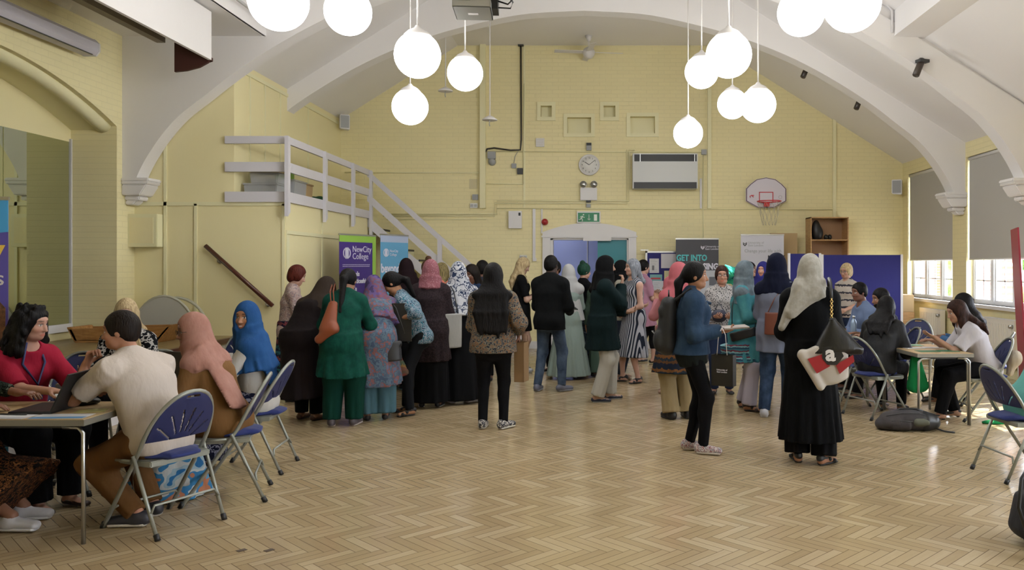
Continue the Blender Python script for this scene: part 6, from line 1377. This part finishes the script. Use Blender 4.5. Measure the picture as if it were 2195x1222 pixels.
carton(P, (.02, .36, 1.07), (.3, .21, .012), 0, mat('brochures', '7C7468', .5, kind='mottled', cols=('5E4A48', '9C958A'), scale=8), 'stack of brochures held by the person in the denim jacket', 'brochures', 'brochure_stack', tilt=4)
r = soft_at(P, 'backpack', [E((-.03, -.20, 1.26), (-.03, -.215, .92), (.125, .07), (.15, .10), k=.03), E((-.12, -.29, .95), (.06, -.29, .95), (.09, .045), (.09, .045), (0, 0, 1), k=.015), E((-.1, -.26, 1.2), (.04, -.26, 1.2), (.05, .03), None, (0, 0, 1), k=.015)], mat('backpack_black', '0B0C0E', .7, bump=.4), 'black backpack with grey zips worn by the person in the denim jacket', 'bag', handles=[[(-.11, -.15, 1.30), (-.13, -.02, 1.40), (-.145, .10, 1.28), (-.16, .06, 1.08), (-.12, -.14, .95)], [(.07, -.15, 1.30), (.09, -.02, 1.40), (.12, .10, 1.28), (.15, .06, 1.08)]], hr_=.014)
MB().tube([(-.14, -.33, 1.02), (-.03, -.345, 1.03), (.07, -.33, 1.02)], .004, 5).build('zip', M_greyp, r); MB().tube([(-.16, -.2, 1.02), (-.155, -.22, 1.2), (-.13, -.24, 1.28)], .004, 5).build('zip', M_greyp, r); MB().tube([(-.06, -.2, 1.33), (-.03, -.2, 1.38), (.0, -.2, 1.33)], .007, 6).build('grab_handle', M_black, r)
carton(P, (.16, .25, .72), (.19, .08, .26), 62, mat('gift_black', '0B0B0D', .4), 'small glossy black paper bag with white handles below the brochures', 'bag', 'paper_bag', handles=[[(-.045, -.04, .13), (-.03, -.04, .3), (.0, -.04, .36)], [(.045, -.04, .13), (.03, -.04, .3), (.0, -.04, .36)]], hm=M_gloss, text='University of\nEast London')
MB().tube([JP.N + V3(.07, -.05, -.02), JP.N + V3(.085, .03, -.035), JP.N + V3(.05, .09, -.07), JP.C + V3(.03, .155, .10)], [.018, .02, .018, .012], 8).build('collar', MATS['denim_jacket'], JP.root)
MB().tube([JP.C + V3(.135, .03, -.06), JP.C + V3(.10, .12, -.05), JP.C + V3(.03, .165, -.05)], .0025, 5).build('seam', mat('stitch', '6E7A86', .7), JP.root)
x, y = AT(1547, 172)
P = person('person with glasses, short brown hair and a white speckled blouse', x, y, 176, 1.58, 1.08, 0, head=(0, 0), skin='B98368', glasses=True, fine=.006, hair=dict(style='crop', m=hairmat('hair_chestnut', '1F110D', '3A211A')), arms=('fwd', 'fwd'), top=dict(m=C_('speckled', 'B2AEAC', kind='spots', cols=('ABA7A6', '2A2A2E'), scale=55), o=.006), bottom=trs(C_('navy_jeans', '24304C'), 1.2), shoes=sh('flat', '1A1A1E'))
soft_at(P, 'handbag', [B((.05, .26, .98), (.1, .05, .08))], mat('navy_bag', '161A30', .5), 'small navy bag with red trim held by the person with glasses', 'bag', handles=[[(-.02, .26, 1.02), (.05, .25, 1.14), (.12, .26, 1.02)]])
x, y = AT(1594, 193)
P = person('person in a turquoise tunic with a grey headscarf holding a leaflet', x, y, -108, 1.64, 1.16, 0, head=(12, 4), skin='A06E4C', arms=('fwd', 'fwd'), fine=.0055, hijab=dict(m=scarfm('grey', '66737A', kind='mottled', cols=('56636A', '788690'), scale=14), len=.2, w=.205, fold=(9, .08), tails=(((.06, .10, -.04), (.08, .16, -.42), (.06, .03), (.07, .025)),)),
    top=dict(m=C_('turquoise_kurta', '42868F', kind='mottled', cols=('3B7C8B', '4F9398'), scale=10), hem=.56, r=(.255, .22), o=.012), bottom=trs(C_('lavender_trousers', 'B4AFBE'), 1.35, hemr=.07), shoes=sh('sandal', '2A1D1A'), feet=((-.12, -.02, 20), (.13, .08, -12)))
link('hem_border', soft('hem_border', [E((0, -.03, .64 * P.k), (0, -.02, .555 * P.k), (.250, .216), (.263, .230), flat=True, fold=(9, .07, 1.3))], .011)[0], C_('border_blue', '2E5A70', kind='bands', cols=('2A4A60', '7AA6AC', '6A3440', '3A7080'), scale=16), P.root)
carton(P, (.0, .45, 1.08), (.22, .15, .008), 10, mat('leaflet_cream', 'A49A92', .5), 'cream leaflet held by the person in turquoise', 'leaflet', 'leaflet', tilt=8)
soft_at(P, 'crossbody_bag', [E((.2, .02, .87), (.2, .04, .80), (.15, .04), (.15, .045), (0, 1, 0), 0, flat=True)], mat('black_leather2', '0C0D10', .4), 'black crossbody bag against the turquoise tunic', 'bag', handles=[[(.19, -.1, .9), (.17, -.1, 1.15), (.05, -.06, 1.4)], [(.2, .15, .9), (.15, .17, 1.15), (-.02, .08, 1.4)]])
carton(P, (.05, .34, .78), (.16, .07, .26), 50, mat('gift_black', '0B0B0D', .4), 'black gift bag hanging beside the crossbody bag', 'bag', 'paper_bag', handles=[[(-.04, -.04, .13), (0, -.04, .24), (.04, -.04, .13)]], hm=M_gloss, text='University of\nEast London')
x, y = AT(1605, 139)
person('person in a black headscarf glimpsed below the white banner', x, y, -120, 1.64, 1.0, 0, skin='8A5A44', hijab=dict(m=scarfm('plum_black', '1A1116'), len=.15), top=dict(m=M_blackc), bottom=trs(M_blackt), shoes=sh('flat', '1A1A1E'))
x, y = AT(1636, 150)
person('person in an indigo headscarf half hidden by the navy one', x, y, 150, 1.64, 1.0, 0, skin='B98368', hijab=dict(m=scarfm('indigo', '2C2C6E'), len=.16), top=dict(m=C_('rose_print', '6A4A50', kind='floral', cols=('3A2A34', '8A6A70', '2E242C'), scale=20)), bottom=trs(M_blackt), shoes=sh('flat', '1A1A1E'), arms=('fwd', 'fwd'))
x, y = AT(1664, 204)
P = person('person in a navy headscarf, grey shirt and blue jeans seen from behind', x, y, -28, 1.71, 1.06, 0, head=(-12, 0), skin='B98368', arms=('fwd', 'fwd'), hijab=dict(m=scarfm('navy', '0E1226'), len=.13, w=.19, o=.012), top=dict(m=C_('grey_chambray', '6A7080'), hem=.70, r=(.215, .18), o=.012), bottom=trs(M_jean, 1.25), shoes=sh('sneaker', 'A9AAB0', 'BDBDC2'), feet=((-.12, -.04, 20), (.10, .06, -10)))
soft_at(P, 'handbag', [E((.02, -.19, 1.09), (.02, -.20, .88), (.085, .035), (.09, .035), k=0, flat=True)], mat('brown_leather', '5E2F1E', .5), 'brown leather shoulder bag on the grey shirt', 'bag', handles=[[(-.05, -.18, 1.08), (.02, -.14, 1.25), (.12, -.08, 1.40)], [(.09, -.18, 1.08), (.10, -.14, 1.25), (.13, -.06, 1.41)]])
x, y = AT(1736, 265)
P = person('person in a long black abaya and cream headscarf seen from behind', x, y, -12, 1.68, 1.02, 0, head=(-4, 0), arms=('fwd', 'fwd'), fine=.006, hijab=dict(m=scarfm('cream', 'A5A298', kind='mottled', cols=('9A968C', 'B0ADA4'), scale=30, bump=.7), len=.06, w=.16, fold=(11, .09), o=.004, tails=(((-.08, -.04, .0), (-.23, -.09, -.32), (.11, .07), (.045, .03), (0, 1, 0)), ((.04, -.08, .0), (-.16, -.13, -.2), (.09, .05), (.05, .035), (1, 0, 0)))),
    top=dict(m=C_('abaya_black', '060709', bump=.7), hem=.20, r=(.26, .23), o=.012, so=.016, fold=(13, .08)), bottom=trs(M_blackt, 1.8, hemr=.09), shoes=sh('sandal', '15161A'), feet=((-.10, .02, 10), (.11, -.05, -40)), step=.010)
r = soft_at(P, 'handbag', [E((.16, -.24, 1.17), (.19, -.24, .93), (.03, .03), (.20, .065), k=.02, flat=True), E((.0, -.24, .915), (.37, -.24, .93), .022, k=.03)], mat('soft_black_leather', '0D0E10', .38, bump=.3), 'large slouchy black handbag with a gold chain strap', 'bag', handles=[])
ch = MB()
for i in range(11):
    t = i / 10; ch.tube([(.155 + .01 * math.cos(a) * (1 if i % 2 else .3), -.215 + .07 * t * 0 + .01 * math.cos(a) * (.3 if i % 2 else 1), 1.17 + .016 * i + .012 * math.sin(a)) for a in np.linspace(0, 2 * PI, 9)[:-1]], .003, 5, True)
ch.build('chain', mat('gold', 'B5975A', .25, 1), r); MB().tube([(.155, -.2, 1.34), (.155, -.13, 1.45), (.15, .02, 1.49), (.15, .12, 1.36)], .014, 6).build('strap', M_black, r)
r = soft_at(P, 'carrier_bag', [E((.12, -.24, .91), (.22, -.24, .66), (.20, .035), (.10, .03), k=.03), E((-.04, -.24, .86), (.10, -.24, .60), .03, .03, k=.03)], mat('carrier_white', 'B5AFA6', .45), 'white and red carrier bag with a black letter below the black handbag', 'bag')
def facep(c, pts, m, nm): 
    MB().prism([(c[0] + p[0], c[2] + p[1]) for p in pts], c[1] - .004, c[1], 'XZ').build(nm, m, r)
M_cred = mat('carrier_red', '8E1620', .5)
facep((.05, -.283, .8), [(-.05, .02), (.06, .06), (.12, -.03), (.02, -.09)], M_cred, 'red_panel'); facep((.27, -.278, .78), [(-.06, -.0), (.07, .08), (.08, .03), (-.03, -.07)], M_cred, 'red_panel')
facep((.18, -.288, .85), [(-.07, .06), (-.02, .07), (.06, .065), (.09, .0), (.04, -.07), (-.03, -.07), (-.07, -.02)], M_black, 'black_roundel'); lettering('a', .17, M_gloss, r, (.135, -.294, .815), bold=.006)
# ---------- seated at the right
r.location.z = .05; r.location.x -= .03
x, y = AT(1816, 141)
P = person('short blonde haired person with glasses in a cream striped top standing by the blue panel', x, y, 128, 1.62, 1.04, 0, head=(0, 6), glasses=True, skin='BE9078', hair=dict(style='crop', m=M_hblonde), arms=('clasp', 'clasp'), top=dict(m=C_('cream_stripe', 'B8AFA5', kind='bands', cols=('BDB4AA', 'BDB4AA', '3A3A44', 'BDB4AA'), scale=9), sleeve=.5), bottom=trs(C_('navy_jeans', '24304C')), shoes=sh('flat', '1A1A1E'))
P = person('man in a light blue shirt seated at the white topped table', 3.52, 10.75, 98, 1.80, 1.05, 16, True, male=True, head=(10, 6), skin='7A4E3A', arms=('table', 'table'), hair=dict(style='short', m=M_hblack), top=dict(m=C_('pale_blue_shirt', '6F7F9F'), o=.006, name='shirt', neck=.01), bottom=trs(M_blackt, 1.2), shoes=sh('flat', '1A1A1E'), seat=.475)
P = person('man with a black beard seated next to the man in the blue shirt', 3.50, 10.0, 92, 1.64, 1.05, 12, True, male=True, head=(5, 8), skin='8E6248', arms=('table', 'table'), hair=dict(style='short', m=M_hblack, beard=1), top=dict(m=C_('slate_shirt', '3A3F48'), o=.006, sleeve=.45), bottom=trs(M_blackt, 1.2), shoes=sh('flat', '1A1A1E'))
P = person('person with long black hair in a black leather jacket seated back to the camera', 2.98, 8.82, -38, 1.62, 1.1, 29, True, head=(10, 14), skin='8E6248', arms=('table', 'table'), hair=dict(style='wavy', m=M_hblack, len=.34, w=.12, v=1.5), top=dict(m=M_blackc, o=.004), over=dict(m=mat('leather_jacket', '0C0D10', .6, bump=.5, spec=.3), o=.006, name='leather_jacket'), bottom=trs(M_blackt, 1.1), shoes=sh('heel', '0E0E10'))
P = person('person with dark brown hair in a white short sleeved blouse at the leaflet table', 3.98, 8.60, 84, 1.58, 1.08, 30, True, head=(8, 16), skin='B5866A', arms=(((-.06, .48, .84), (.1, 1, .45), (.3, 0, 1), .2), ((.1, .46, .80), (-.1, 1, .15), (0, 0, -1), .4)), hair=dict(style='long', m=hairmat('hair_chocolate', '1B100D', '382119'), len=.3, front=1), fine=.006,
    top=dict(m=C_('white_blouse', 'C2BEC4'), sleeve=.42, o=.008, so=.008), bottom=trs(M_blackt, 1.3), shoes=sh('heel', '0E0E10'), feet=((-.1, .45, 5), (.08, .25, -5)), step=.011)
P = person('person with straight black hair half hidden behind the white blouse', 4.30, 9.45, 60, 1.56, 1.05, 16, True, head=(10, 10), skin='8E6248', arms=('table', 'table'), hair=dict(style='long', m=M_hblack, len=.32), top=dict(m=C_('blue_denim_shirt', '4A6E9A')), bottom=trs(M_blackt, 1.1), shoes=sh('heel', '0E0E10'))
P = person('person in a loose turquoise top cut off by the right edge', 3.34, 6.28, -84, 1.60, 1.2, 38, True, head=(0, 5), skin='8E6248', arms=('table', 'table'), hijab=dict(m=scarfm('turq', '5FA39C'), len=.2), top=dict(m=C_('turquoise_top', '6FB5AC'), o=.03, hem=.45, r=(.24, .24)), bottom=trs(C_('russet_trousers', '5E3A2C'), 1.5), shoes=sh('flat', '3A2A22'))
